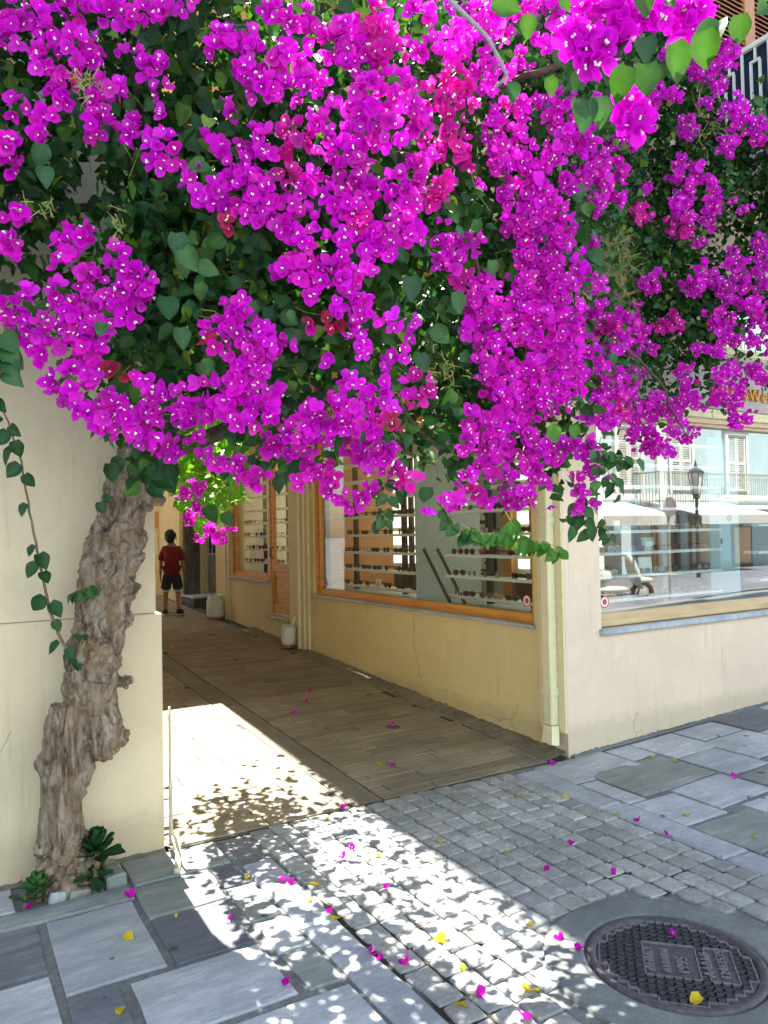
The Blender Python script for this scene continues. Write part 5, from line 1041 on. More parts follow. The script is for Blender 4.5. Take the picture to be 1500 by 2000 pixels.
# named near leaves: top right, close to the camera (px, py, tip px, tip py, depth, colour)
def leaf_px(x0,y0,x1,y1,D,ci,parent,tw=0,dz=0.0):
    a=atD(x0,y0,D); c=atD(x1,y1,D+dz); u=(c-a); L=u.length; u=np.array(u)[None]; n_=np.array((CAM-a).normalized()+Rv*tw+Vector((0,0,.35)))[None]
    put_leaf(a,frame(u,n_)[0],L,ci,parent)
NEAR=[(1030,28,1030,80,1.5,'near',.2),(1140,0,1155,50,1.45,'blue',.4),(1098,-5,1112,20,1.4,'near',0),(1256,-20,1262,35,1.4,'near',.1),(1203,35,1195,62,1.45,'blue',.3),
(1215,75,1205,118,1.45,'mid',-.3),(1258,75,1262,125,1.42,'blue',.2),(1228,130,1195,200,1.3,'near',-.2),(1262,125,1262,195,1.32,'near',.1),(1310,85,1328,165,1.3,'near',.5),(1372,60,1380,138,1.22,'near',.1),(1405,40,1372,110,1.25,'mid',-.4),
(1445,28,1443,88,1.2,'near',.1),(1500,10,1475,35,1.25,'near',.2),(1290,125,1292,157,1.4,'near',0),(1045,100,1030,130,1.5,'dark',.3),(1090,95,1105,140,1.5,'dark',.2),(1000,160,1005,195,1.55,'dark',.4),(1135,140,1120,178,1.5,'dark',-.3),
(1145,195,1140,248,1.45,'dark',.1),(1170,190,1176,240,1.45,'mid',.2),(1070,150,1080,190,1.55,'near',.3),(1125,190,1122,215,1.5,'dark',.2),(960,5,1020,20,1.6,'near',.2),(1305,0,1318,12,1.4,'near',0),
(358,485,385,530,2.2,'mid',-.3),(350,490,372,540,2.25,'mid',.5),(388,552,398,590,2.25,'mid',.2),(345,455,352,505,2.25,'blue',.1),(352,640,360,682,2.3,'dark',.2),(400,700,408,736,2.3,'mid',.2),(325,580,330,630,2.35,'dark',.1),(385,520,430,530,2.3,'mid',0),
(930,428,934,458,2.6,'mid',.1),(960,508,964,540,2.6,'mid',.4),(800,540,805,590,2.5,'blue',.3),(888,570,896,615,2.6,'mid',.5),(845,640,880,670,2.6,'mid',-.2),(820,690,830,730,2.6,'blue',.2),(280,740,262,790,2.4,'bright',.3),(80,280,78,330,2.3,'blue',.2),(85,325,92,365,2.3,'blue',.1),
(1075,830,1085,865,2.7,'bright',.2),(1120,830,1125,858,2.7,'bright',.1),(200,630,195,660,2.2,'mid',0),(650,760,675,765,2.4,'mid',.1),(560,610,580,630,2.3,'mid',.3)]
for q in NEAR: leaf_px(*q[:6],tree,tw=q[6],dz=rnd.uniform(-.02,.03))
# leaves on the trunk head
for (a,c,d1,e,ci) in ((215,905,222,950,'dark'),(240,895,210,930,'dark'),(270,885,292,960,'dark'),(285,900,300,945,'dark'),(305,900,345,975,'dark'),(300,930,350,955,'dark'),(330,905,345,950,'dark'),(195,980,205,1010,'blue'),(215,968,195,985,'blue'),(440,895,435,945,'blue'),(415,905,420,935,'dark'),(290,950,325,975,'dark'),(400,990,425,1030,'mid'),(440,1000,452,1035,'mid')): leaf_px(a,c,a+(d1-a)*.85,c+(e-c)*.85,3.25 if a<390 else 3.4,ci,tree,tw=rnd.uniform(-.4,.4))
# hanging shoots: (name, stem px list, depth, leaves)
def shoot(pts,D,lv,ci,sz,r=.003,name='hanging_shoot',mat='twigg',up=False):
    b=MB(); P_=[atD(x,y,D if not hasattr(D,'__len__') else D[0]+(D[1]-D[0])*i/(len(pts)-1)) for i,(x,y) in enumerate(pts)]
    Q=[];
    for i in range(len(P_)-1):
        for k in range(4): Q.append(P_[i].lerp(P_[i+1],k/4)+Vector([noise.noise((P_[i]+P_[i+1])*9*(k+1)+Vector((s,0,0)))*.006 for s in (1,9,17)]))
    Q.append(P_[-1]); b.tube(Q,[r*(1.3-.9*i/len(Q)) for i in range(len(Q))],6); s=b.build(name,M[mat],tree)
    for i in range(1,len(Q)):
        if rnd.random()>lv: continue
        sd=1 if i%2 else -1
        t=(Q[i]-Q[i-1]).normalized(); u=(Rv*sd*rnd.uniform(.3,1.0)+Vector((0,0,-rnd.uniform(.6,1.2)))-Fv*rnd.uniform(-.3,.4)).normalized()
        n_=-Fv*rnd.uniform(.5,1)+Rv*rnd.uniform(-.8,.8)+Vector((0,0,.5)); st=Q[i]+u*.012
        put_leaf(st,frame(np.array(u)[None],np.array(n_)[None])[0],rnd.uniform(*sz),ci if isinstance(ci,str) else rnd.choice(ci),s)
    return s
shoot([(150,1300),(120,1250),(97,1190),(83,1130),(70,1060),(55,980),(42,900),(22,840),(2,790),(-25,740)],(3.45,3.0),.85,['dark','dark','blue'],(.055,.085),.006,mat='twig')
shoot([(150,1300),(165,1255),(172,1230)],(3.45,3.4),.2,'dark',(.03,.04),.004)
shoot([(178,1140),(160,1150),(145,1160)],(3.4,3.35),.9,'mid',(.04,.06),.002)
shoot([(165,1235),(155,1235)],(3.4,3.4),.9,'dark',(.03,.04),.002)
shoot([(0,640),(-5,665),(12,690),(5,730)],2.3,.95,['dark','mid'],(.06,.085),.003)
shoot([(850,985),(880,1010),(905,1040),(930,1030)],2.7,.9,['dark','mid'],(.035,.055),.002)
shoot([(985,1000),(1010,1040),(1040,1055),(1075,1062),(1095,1075)],2.7,.85,'bright',(.045,.065),.002)
shoot([(900,1025),(930,1038),(960,1045),(985,1040)],2.7,.95,'bright',(.04,.06),.002)
shoot([(1150,880),(1175,878),(1205,890),(1235,895),(1245,900)],2.9,.85,['mid','dark'],(.04,.06),.002)
shoot([(1160,905),(1185,915),(1200,940),(1210,960)],2.9,.7,['mid','dark'],(.035,.05),.002)
shoot([(1120,960),(1140,1000),(1150,1030)],3.0,.9,['dark','mid'],(.05,.07),.002)
shoot([(1175,1025),(1190,1045),(1180,1010)],3.2,.8,'dark',(.04,.05),.002)
shoot([(745,930),(755,960),(752,1000),(748,1015)],2.6,.85,['dark','mid'],(.035,.055),.002)
shoot([(1470,180),(1480,210),(1490,235)],5.0,.9,['mid'],(.06,.08),.003)
# blossoms
def bract_t():
    us=[0,.22,.5,.78,1.0]; ws=[.07,.37,.46,.33,0]; V=[]
    for u,w_ in zip(us,ws):
        for s in (-1,0,1): V.append((u,s*w_,.22*w_*abs(s)+.30*(u-.5)**2-.07+(.05*math.sin(u*9+s*2) if s else -.02)))
    F=[]
    for i in range(4):
        a=i*3
        for k in (0,1): F+= [(a+k,a+3+k,a+4+k),(a+k,a+4+k,a+1+k)]
    return np.array(V),np.array(F)
def floret_t(open_,seed,nfl=1,size_j=.12):
    r=random.Random(seed); bv,bf=bract_t(); V=[];F=[];MI=[];SH=[]
    for k in range(3):
        a=2*math.pi*k/3+r.uniform(-.25,.25); tilt=open_+r.uniform(-.2,.2); s=1+r.uniform(-size_j,size_j)
        ax=Vector((0,0,1)); rad=Vector((math.cos(a),math.sin(a),0)); u=rad*math.sin(tilt)+ax*math.cos(tilt); v=ax.cross(rad); w_=u.cross(v)
        b0=len(V)
        for p in bv: q=u*p[0]*s+v*p[1]*s+w_*p[2]*s; V.append(tuple(q)); SH.append((.86+.2*p[0]) if abs(p[1])>1e-6 else .74+.2*p[0])
        F+= [tuple(b0+i for i in f) for f in bf]; MI+=[0]*len(bf)
    for k in range(nfl):
        a=r.uniform(0,6.28); c=Vector((.12*math.cos(a)*(nfl>1),.12*math.sin(a)*(nfl>1),.52)); b0=len(V); rr=.085
        V+= [tuple(c+Vector(d)*rr) for d in ((1,0,0),(0,1,0),(-1,0,0),(0,-1,0),(0,0,1))]+[tuple(c*.1)]
        SH+=[1]*6; F+= [(b0,b0+1,b0+4),(b0+1,b0+2,b0+4),(b0+2,b0+3,b0+4),(b0+3,b0,b0+4),(b0+1,b0,b0+5),(b0+2,b0+1,b0+5),(b0+3,b0+2,b0+5),(b0,b0+3,b0+5)]; MI+=[1]*8
    return np.array(V),np.array(F),np.array(MI),np.array(SH)
FT=[floret_t(.95,1,2),floret_t(.72,2,1),floret_t(1.12,3,2),floret_t(.5,4,0),floret_t(.85,5,0)]
PX=[];PN=[];PS=[];PC=[];
rF,rR,rU=np.array(Fv),np.array(Rv),np.array(Uv)
palette=[((.96,.012,.90),(.94,.02,.66)),((.92,.02,.46),(.90,.02,.62)),((.66,.03,.17),(.60,.03,.12)),((.84,.010,.82),(.72,.012,.66))]
def add_cluster(C,rx,ry,t,dens=3.9):
    D=float((C-np.array(CAM))@rF); br_=.036 if D<4 else .040
    n=max(1,int(round(dens*rx*ry/(.0265**2)*(.034/br_)**2))); rz=min(rx,ry)*.75
    A,B=palette[t]; jit=RG.uniform(.85,1.12)
    for k in range(n):
        v=RG.normal(size=3); v/=np.linalg.norm(v); v[2]=-abs(v[2])*.999 if RG.random()<.85 else v[2]
        rad=RG.random()**.45
        p=C+rR*v[0]*rx*rad+rU*v[1]*ry*rad+rF*(v[2]*rz*rad)
        o=rR*v[0]*.7+rU*(v[1]*.7-.05)+rF*(v[2]*.8-.45)+RG.normal(size=3)*.38
        f=RG.random(); c=np.array(A)*(1-f)+np.array(B)*f
        PX.append(p);PN.append(o);PS.append(br_*RG.uniform(.72,1.1)*(0.9 if n<3 else 1));PC.append(np.minimum(c*jit*RG.uniform(.78,1.14),.98)+np.array([0,.035,0])*RG.random()**2)
for c in CL: add_cluster(c[:3],c[3],c[4],int(c[5]),3.9 if c[5]<3 else 6.5)
# growth beyond the frame, above and to both sides, and scattered on the sunny back
for k in range(150):
    x=RG.uniform(-300,1350); y=RG.uniform(-480,-20); p=np.array(atD(x,y,depthf(x,y)+RG.uniform(-.1,.3))); add_cluster(p,.06,.06,int(RG.random()<.2))
for k in range(60):
    x=RG.uniform(-300,-30); y=RG.uniform(0,620); p=np.array(atD(x,y,2.3+RG.uniform(0,.3))); add_cluster(p,.06,.05,0)
for k in range(50):
    x=RG.uniform(1520,1800); y=RG.uniform(180,800); p=np.array(atD(x,y,5.0+RG.uniform(0,.3))); add_cluster(p,.10,.10,0)
for k in range(14):
    p=np.array((RG.uniform(1.1,3.3),RG.uniform(4,5.5),RG.uniform(2.6,3.5))); add_cluster(p,.04,.03,0)
for (x,y,s) in ((377,990,.02),(395,1000,.02),(370,1018,.02),(378,1012,.02),(440,1045,.03),(388,1048,.02),(415,1040,.03),(385,955,.03),(360,965,.02)): add_cluster(np.array(atD(x,y,3.9)),s*1.4,s*1.4,0)
PX=np.array(PX);PN=np.array(PN);PS=np.array(PS);PC=np.array(PC); NP_=len(PX)
aux=RG.normal(size=(NP_,3)); z_=PN/np.linalg.norm(PN,axis=1,keepdims=True); x_=aux-(aux*z_).sum(1,keepdims=True)*z_; x_/=np.linalg.norm(x_,axis=1,keepdims=True); y_=np.cross(z_,x_)
RP=np.stack([x_,y_,z_],axis=2)
d_=PX-np.array(CAM); zc=d_@rF; pxx=750+FPX*(d_@rR)/zc; pyy=1000-FPX*(d_@rU)/zc
inv=(pxx>0)&(pxx<1500)&(pyy>0)&(pyy<1060)&(zc>0); sc_=np.where(inv,PS/zc,0)*(z_@-rF>.2)
topf=np.argsort(-sc_)[:295]; ownf=np.zeros(NP_,bool); ownf[topf]=True
wh=RG.integers(0,5,NP_)
for t in range(5):
    s=(wh==t)&~ownf; tv,tf,mi,shd=FT[t]
    me=instmesh('blossoms',tv,tf,PX[s],RP[s],PS[s],PC[s],[M['bract'],M['flw']],mi,shd); o=link('blossoms',me,tree); o['kind']='stuff'
fl={}
for t in range(5):
    for ci,c in enumerate(((.86,.008,.78),(.80,.010,.66),(.78,.010,.48))):
        tv,tf,mi,shd=FT[t]; fl[t,ci]=instmesh('blossom',tv,tf,np.zeros((1,3)),np.eye(3)[None],np.ones(1),np.array([c]),[M['bract'],M['flw']],mi,shd)
for i in topf:
    ci=0 if PC[i][2]>.6 else (1 if PC[i][2]>.45 else 2); R3=RP[i]; p=PX[i]
    m4=Matrix([[*map(float,R3[0]),float(p[0])],[*map(float,R3[1]),float(p[1])],[*map(float,R3[2]),float(p[2])],[0,0,0,1]])@Matrix.Diagonal((float(PS[i]),)*3+(1,))
    link('blossom',fl[int(wh[i]),ci],tree,mat=m4)
print('leaves',N,'arch',narch,'florets',NP_)
# fine twigs through the crown
b=MB()
for k in range(900):
    i=rnd.randrange(N)
    if zc is None: pass
    p=Vector(Xn[i]) ; d=Vector((rnd.gauss(0,1),rnd.gauss(-.3,.6),rnd.gauss(-.1,.8))).normalized()
    L=rnd.uniform(.06,.22); q1=p+d*L*.5+Vector((rnd.gauss(0,1),rnd.gauss(0,1),rnd.gauss(0,1)))*.012; q2=p+d*L+Vector((0,0,-.02)); b.tube([p,q1,q2],[.0022,.0018,.0010],4,False)
# dry pale twig tangles
for (cx,cy,D,n,s) in ((1190,500,4.2,60,.16),(1210,540,4.2,40,.14),(80,410,2.25,14,.05),(230,430,2.3,12,.05),(160,150,2.25,10,.05),(650,20,2.5,16,.06),(870,720,2.6,12,.07),(1380,250,4.9,20,.2),(180,160,2.2,10,.05)):
    C=atD(cx,cy,D)
    for k in range(n):
        p=C+Vector((rnd.gauss(0,s*.4),rnd.gauss(0,s*.3),rnd.gauss(0,s*.4))); d=Vector((rnd.gauss(0,1),rnd.gauss(0,.6),rnd.gauss(0,1))).normalized()
        L=rnd.uniform(.4,1)*s; m_=p+d*L*.5+Vector((rnd.gauss(0,.01),rnd.gauss(0,.01),rnd.gauss(0,.01))); b.tube([p,m_,p+d*L],[.0018,.0015,.0008],4,False); e=(d+Vector((rnd.gauss(0,.6),0,rnd.gauss(0,.6)))).normalized(); b.tube([m_,m_+e*L*.35],[.0013,.0008],4,False)
o=b.build('twigs',M['twigg'],tree); o['kind']='stuff'
# ============================================================ SMALL THINGS
def sunkp(p): return p
# planting pit + stones
b=MB(); b.box(.30,.79,3.655,3.93,-.04,-.012); pit=b.build('planting_pit',M['soil'],pavL)
def rock(x0,x1,y0,y1,h,lab,m='marble'):
    cx,cy=(x0+x1)/2,(y0+y1)/2; b=MB(); w_,d_=(x1-x0)/2,(y1-y0)/2
    b.box(-w_,w_,-d_,d_,-.02,h,.008); b.v=[(v[0]+.006*noise.noise(Vector(v)*30+Vector((cx,0,0))),v[1]+.006*noise.noise(Vector(v)*30+Vector((0,cx,5))),v[2]+.008*noise.noise(Vector(v)*25+Vector((cx,9,0)))) for v in b.v]
    o=b.build('edging_stone',M[m],None,loc=(cx,cy,-.005),rot=(rnd.uniform(-.06,.06),rnd.uniform(-.06,.06),rnd.uniform(-.12,.12))); tag(o,lab,'stone','rough stones edging the planting pit')
M['cobw']=stone('rough_cream_stone',(.32,.29,.23),(.58,.53,.45),(8,3,3),tint=.2,rough=.85,bump=.8)
rock(.675,.765,3.665,3.755,.055,'grey topped cube stone right of the trunk, largest of the pit stones','slabG')
rock(.62,.668,3.67,3.72,.03,'small rounded stone between the cube stone and the long flat one','cobw')
rock(.52,.612,3.665,3.715,.022,'long flat brownish stone in front of the trunk','cobw')
rock(.435,.508,3.665,3.735,.035,'white topped stone by the small light green plant','marble')
rock(.69,.765,3.77,3.83,.05,'cream stone behind the grey topped cube stone','cobw')
rock(.70,.755,3.85,3.90,.045,'small pinkish stone chip against the wall beside the dark plant','cobw')
# succulents
def plant(name,x,y,z,lab,n,L,col,tiltup,stem=.0):
    root=empty(name,(x,y,z),lab,'plant'); me=[]
    for t in range(2):
        us=[0,.2,.45,.7,.9,1.0]; ws=[.10,.16,.27,.34,.24,.04]; V=[]
        for u,w_ in zip(us,ws):
            for s in (-1,-.5,0,.5,1): V.append((u,s*w_,abs(s)**2*w_*.5+.22*u*u-(.03 if s==0 else 0)))
        F=[]
        for i in range(5):
            for k in range(4): a=i*5+k; F.append((a,a+5,a+6,a+1))
        m_=bpy.data.meshes.new('leaf'); m_.from_pydata(V,[],F); m_.materials.append(M['leaf']); m_.polygons.foreach_set('use_smooth',[True]*len(F)); colattr(m_,np.array([col])*np.ones((len(V),1))*(1 if t==0 else .75)); me.append(m_)
    b=MB(); b.tube([(x,y,z-.03),(x+.01,y,z+stem*.5),(x,y-.01,z+stem+.01)],[.012,.010,.008],6); b.build('stem',M['twig'],root)
    for k in range(n):
        a=k*2.4; t=k/n; el=tiltup[0]+(tiltup[1]-tiltup[0])*t; u=Vector((math.cos(a)*math.cos(el),math.sin(a)*math.cos(el),math.sin(el)))
        R3=frame(np.array(u)[None],np.array([[0,0,1.0]])+np.array(u)[None]*-.2)[0]; s=L*(1-.35*t)*rnd.uniform(.85,1.15); p=(x+.008*math.cos(a),y+.008*math.sin(a),z+stem*(.3+.7*t))
        m4=Matrix([[*map(float,R3[0]),p[0]],[*map(float,R3[1]),p[1]],[*map(float,R3[2]),p[2]],[0,0,0,1]])@Matrix.Diagonal((s,s,s,1)); link('leaf',rnd.choice(me),root,mat=m4)
    return root
p=atY(190,1690,3.70); plant('succulent_plant',p.x,3.72,.11,'dark green fleshy leaved plant growing right of the trunk foot',26,.105,(.022,.085,.03),(-.3,1.35),.08)
p=atY(185,1730,3.70); plant('succulent_plant',p.x-.005,3.70,.03,'low dark drooping plant below the fleshy leaved one at the trunk foot',8,.10,(.03,.09,.03),(-.9,.2),.05)
p=atY(75,1745,3.70); plant('succulent_plant',p.x,3.71,.03,'small light green rosette plant left of the trunk',20,.075,(.07,.20,.06),(-.1,1.3),.05)
p=atG(28,1772); plant('succulent_plant',.34,3.69,.02,'grey green leaved sprout at the left edge of the planting pit',6,.08,(.07,.12,.06),(-.2,.5),.01)
# hose on the corner
b=MB(); Q=[atY(x,y,WY-.02+.0*y) for (x,y) in ((331,1380),(332,1500),(334,1590),(334,1640))]; Q=[Vector((max(q.x,LX+.012),q.y,q.z)) for q in Q]
Q+= [Vector((1.03,3.86,.09)),Vector((1.035,3.78,.045)),Vector((1.01,3.70,.018)),Vector((.985,3.63,.012))]
QQ=[]; 
for i in range(len(Q)-1):
    for k in range(4):
        t=k/4; p0=Q[max(i-1,0)];p1=Q[i];p2=Q[i+1];p3=Q[min(i+2,len(Q)-1)]
        QQ.append(.5*((2*p1)+(p2-p0)*t+(2*p0-5*p1+4*p2-p3)*t*t+(3*p1-p0-3*p2+p3)*t**3))
QQ.append(Q[-1]); n_=len(QQ); b.tube(QQ,[.006+.0085*min(1,i/n_*1.6) for i in range(n_)],10); o=b.build('hose',M['hose'],None,True); tag(o,'cream hose running down the left house corner with its cut end on the paving','hose')
# paper scrap
q=atG(842,1720); b=MB(); V=[];F=[]
for i in range(4):
    for j in range(5): V.append((-.022+i*.0147,-.033+j*.0165,.004+.006*noise.noise(Vector((i*.7,j*.6,2)))+(.006 if j==4 else 0)))
for i in range(3):
    for j in range(4): a=i*5+j; F.append((a,a+5,a+6,a+1))
b.add(V,F); b.add([(v[0],v[1],v[2]-.001) for v in V],[f[::-1] for f in F]); o=b.build('paper_scrap',M['cardW'],None,loc=(q.x,q.y,.002),rot=(0,0,.35)); tag(o,'small white folded paper scrap on the sunlit setts','paper')
# jars
def jar(x,y,z,h,r,lab,stick=False):
    j=empty('wrapped_jar',(x,y,z),lab,'jar'); b=MB(); b.lathe([(.001,0),(r*.9,0),(r,.02),(r*1.02,h*.7),(r*.92,h*.9),(r*.86,h*.92),(r*.9,h),(r*.82,h),(r*.8,h*.5),(.001,h*.5)],(x,y,z+.002),18); b.build('glass_body',M['jar'],j,True)
    b=MB()
    for k in range(7): b.lathe([(r*1.03,.03+k*h*.09),(r*1.08,.04+k*h*.09),(r*1.03,.05+k*h*.09)],(x,y,z+.04),18)
    b.build('woven_wrap',M['jarw'],j,True)
    b=MB(); b.lathe([(r*1.01,0),(r*1.03,.03),(r*.99,.045)],(x,y,z+.001),18); b.build('rusty_base',plain('rusty_base',(.30,.12,.05),.8,var=.3),j)
    if stick:
        b=MB(); b.tube([(x,y,z+h*.6),(x+.05,y-.07,z+h*1.35)],[.016,.012],5); b.tube([(x+.02,y,z+h*.6),(x+.07,y-.05,z+h*1.28)],[.009,.007],5); b.build('stick',M['jarw'],j)
jar(3.66,8.43,H(0,8.43)+.02,.27,.085,'woven wrapped glass jar with a stick in it at the wall below the wooden door',True)
jar(3.62,11.05,H(0,11.05),.36,.12,'pale wrapped jar standing at the far end of the alley wall')
# fallen blossoms and leaves
def petal_mesh(kind,seed):
    r=random.Random(seed)
    if kind=='m':
        tv,tf,mi,sh_=floret_t(r.choice([.7,1.0,.5]),seed,1 if r.random()<.5 else 0); me=instmesh('fallen_blossom',tv,tf,np.zeros((1,3)),np.eye(3)[None],np.ones(1),np.array([(.72,.012,.52)]),[M['bract'],M['flw']],mi,sh_)
    else:
        tv,tf=leaf_template(.6,.25,.05,True,seed); tv=tv-np.array([.5,0,0]); me=instmesh('fallen_leaf',tv,tf,np.zeros((1,3)),np.eye(3)[None],np.ones(1),np.array([(.62,.46,.02)]),[M['leaf']])
    return me
pm={'m':[petal_mesh('m',s) for s in range(4)],'y':[petal_mesh('y',s) for s in range(4)]}
FALL=[ # kind, px, py, size, label
('m',549,1727,.036,'left one of the pink blossom pair on the sunlit left kerb'),('m',566,1731,.034,'right one of the pink blossom pair on the sunlit left kerb'),('m',254,1757,.040,'pink blossom beside the planting pit on grey paving'),
('m',452,1796,.024,'pink petal lying on the dark slate paving slab'),('m',565,1924,.034,'pale pink blossom at the right corner of the big white slab'),('m',666,1578,.030,'pink blossom at the front edge of the alley stone in the dappled light'),
('m',690,1659,.028,'upper pink blossom on the dappled setts'),('m',671,1680,.034,'lower upright pink blossom on the dappled setts'),('m',752,1736,.022,'tiny pink petal on the sunlit setts near the paper scrap'),
('m',644,1786,.026,'dark magenta blossom in the silty joint beside the left kerb'),('m',723,1866,.030,'pink blossom on the edge of the left kerb, left of two'),('m',748,1874,.030,'pink blossom on the edge of the left kerb, right of two'),
('m',798,1884,.040,'large magenta blossom on the wet jointed setts'),('m',930,1944,.036,'magenta blossom on the setts near the bottom edge beside a yellow leaf'),('m',1025,1995,.036,'magenta blossom cut by the bottom edge of the view'),
('m',1095,1841,.034,'pink blossom on the setts left of the manhole ring'),('m',1129,1861,.034,'pink blossom on the concrete ring of the manhole'),('m',1312,1827,.022,'small magenta blossom on the iron manhole cover'),
('m',1073,1701,.034,'magenta blossom on shaded setts left of a white sett'),('m',1194,1707,.028,'magenta blossom on setts above the manhole'),('m',1115,1654,.032,'pink blossom on shaded setts in the middle of the lane'),
('m',1247,1608,.034,'magenta blossom on the white right kerb, upper one'),('m',1301,1635,.032,'magenta blossom on the right kerb edge, lower one'),('m',1430,1521,.036,'pink blossom in a joint of the right pavement'),
('m',1078,1494,.032,'magenta blossom at the foot of the corner drainpipe'),('m',770,1499,.038,'pink blossom on brown planks near the lane edge'),('m',770,1420,.036,'pink blossom on brown planks in mid alley'),
('m',598,1374,.040,'magenta blossom on alley planks, middle of a row of three'),('m',606,1353,.034,'magenta blossom on alley planks, farthest of a row of three'),('m',570,1394,.040,'magenta blossom on alley planks, nearest of a row of three'),
('m',463,1290,.045,'faded pink petals far inside the alley'),('m',40,1724,.030,'dark magenta blossom in the pit left of the light green plant'),('m',62,1773,.028,'dark magenta blossom down in the soil of the pit'),
('y',613,1728,.060,'big bright yellow leaf on the setts beside the kerb blossoms'),('y',252,1834,.050,'yellow leaf on the white streaked slab at left'),('y',345,1791,.025,'tiny yellow leaf on the joint above the dark slate slab'),
('y',543,1745,.030,'yellow leaf just below the kerb blossom pair'),('y',570,1751,.025,'thin yellow leaf right of the one below the blossom pair'),('y',602,1764,.040,'yellow green star shaped leaf on the left kerb edge'),
('y',655,1797,.040,'olive leaf in the silty joint by the kerb stone end'),('y',482,1715,.030,'yellow leaf at the rounded end of the left kerb'),('y',641,1603,.034,'yellow leaf in the dappled light above the blossoms'),
('y',741,1674,.040,'yellow leaf on the dappled setts right of the pink blossoms'),('y',863,1648,.050,'yellow leaf at the shade edge on the setts'),('y',860,1837,.060,'crumpled yellow leaf on the wet jointed setts'),
('y',903,1893,.034,'small pale yellow leaf on sunlit setts'),('y',905,1967,.050,'olive yellow leaf on the setts near the bottom edge'),('y',1040,1937,.075,'largest golden yellow leaf on the sunlit setts'),
('y',1036,1808,.030,'small yellow leaf left of the manhole'),('y',1358,1957,.050,'curved yellow green leaf on the front rim of the manhole cover'),('y',995,1666,.040,'yellow leaf on shaded setts in the middle of the lane'),
('y',1010,1557,.044,'yellow leaf on setts near the alley planks'),('y',1105,1558,.044,'yellow leaf beside the pale start of the right kerb'),('y',1203,1592,.040,'yellow leaf on the right kerb above the blossom'),
('y',1342,1593,.050,'yellow leaf on a white slab of the right pavement'),('y',1270,1479,.050,'yellow leaf at the corner of the greenish slab'),('y',1322,1488,.044,'yellow leaf in the joint beside the greenish slab'),
('y',960,1418,.060,'orange leaf in the rough mortar at the wall foot'),('y',752,1394,.060,'yellow green leaf on the alley planks'),('y',562,1409,.044,'yellow leaf beside the row of three alley blossoms'),
('y',740,1495,.044,'yellow leaf left of the pink blossom on brown planks'),('y',384,1558,.036,'yellow leaf in the dappled sun by the left wall'),('y',1472,1637,.034,'small brown yellow leaf on the right pavement edge'),
('y',236,1975,.040,'pale green leaf on the dark slab at the bottom left'),('y',335,1264,.055,'yellow leaf far in the alley next to the left wall')]
for (k,x,y,s,lab) in FALL:
    q=atG(x,y); me=rnd.choice(pm[k]); 
    o=link('fallen_blossom' if k=='m' else 'fallen_leaf',me,None,loc=(q.x,q.y,q.z+(s*.30 if k=='m' else .006)),rot=(rnd.uniform(-.5,.5)+(.9 if k=='m' else 0),rnd.uniform(-.4,.4),rnd.uniform(0,6.28)),scale=(s,s,s))
    tag(o,lab,'blossom' if k=='m' else 'leaf','blossoms fallen on the paving' if k=='m' else 'yellow leaves fallen on the paving')
# ---- manhole
mh=empty('manhole_cover',(MHC[0],MHC[1],0),'round cast iron manhole cover with raised lettering set in a concrete ring','manhole cover')
b=MB(); n=56; V=[];F=[]
for rr,zz_ in ((.325,-.02),(.325,.004),(.34,.007),(.46,.006),(.475,.0),(.475,-.03)):
    for i in range(n):
        a=2*math.pi*i/n; q=rr*(1+(.018*noise.noise(Vector((math.cos(a)*3,math.sin(a)*3,0))) if rr>.4 else 0)); V.append((MHC[0]+q*math.cos(a),MHC[1]+q*math.sin(a),zz_))
for r in range(5):
    for i in range(n): F.append((r*n+i,r*n+(i+1)%n,(r+1)*n+(i+1)%n,(r+1)*n+i))
F=[f[::-1] for f in F]; b.add(V,F); b.build('concrete_ring',M['concrete'],mh,True)
b=MB(); b.lathe([(.278,-.006),(.283,.004),(.300,.009),(.315,.006),(.318,-.02)],(MHC[0],MHC[1],0),56); b.build('iron_rim',M['iron'],mh,True)
b=MB(); b.lathe([(.001,0),(.277,0),(.278,-.02)],(MHC[0],MHC[1],-.003),56); lid=b.build('lid',M['iron'],mh)
A0=atG(1296,1886); A1=atG(1291,1859); rd=(A1-A0); rd.z=0; rd.normalize(); up=Vector((-rd.y,rd.x,0))
if up.dot(Rv)>0: up=-up
MC=Vector((MHC[0],MHC[1],0)); b=MB()
L1=("ΔΗΜΟ",.045,-.045,.028); rows=[("ΔΗΜΟ",-.075,.05),("ΛΥΜΑΝ",-.020,.042),("1995",.042,.058),("ΑΛΔΜΙ",.125,.05),("12463535",.178,.046)]
tl=[(-.10,-.035)]
cell=.0315; m_=9
for i in range(-m_,m_+1):
    for j in range(-m_,m_+1):
        cx=(i+.5*0)*cell; cy=j*cell*1.0
        if math.hypot(cx,cy)>.262: continue
        if -.115<cx<.215 and -.105<cy<.10 and not(.065<cx<.095): continue
        for (ox,oy,hx,hy) in ((0,-.5,.5,.09),(-.5,0,.09,.41),(0,.5,.5,.09),(.5,0,.09,.41)):
            c=MC+rd*(cy+oy*cell)-up*(cx+ox*cell); V=[]
            for (s1,zz_) in ((1.0,-.003),(.8,.0035)):
                for (u,v) in ((-1,-1),(1,-1),(1,1),(-1,1)): q=c+rd*(v*hy*cell*s1)-up*(u*hx*cell*s1); V.append((q.x,q.y,zz_))
            b.add(V,[(0,1,5,4),(1,2,6,5),(2,3,7,6),(3,0,4,7),(4,5,6,7)])
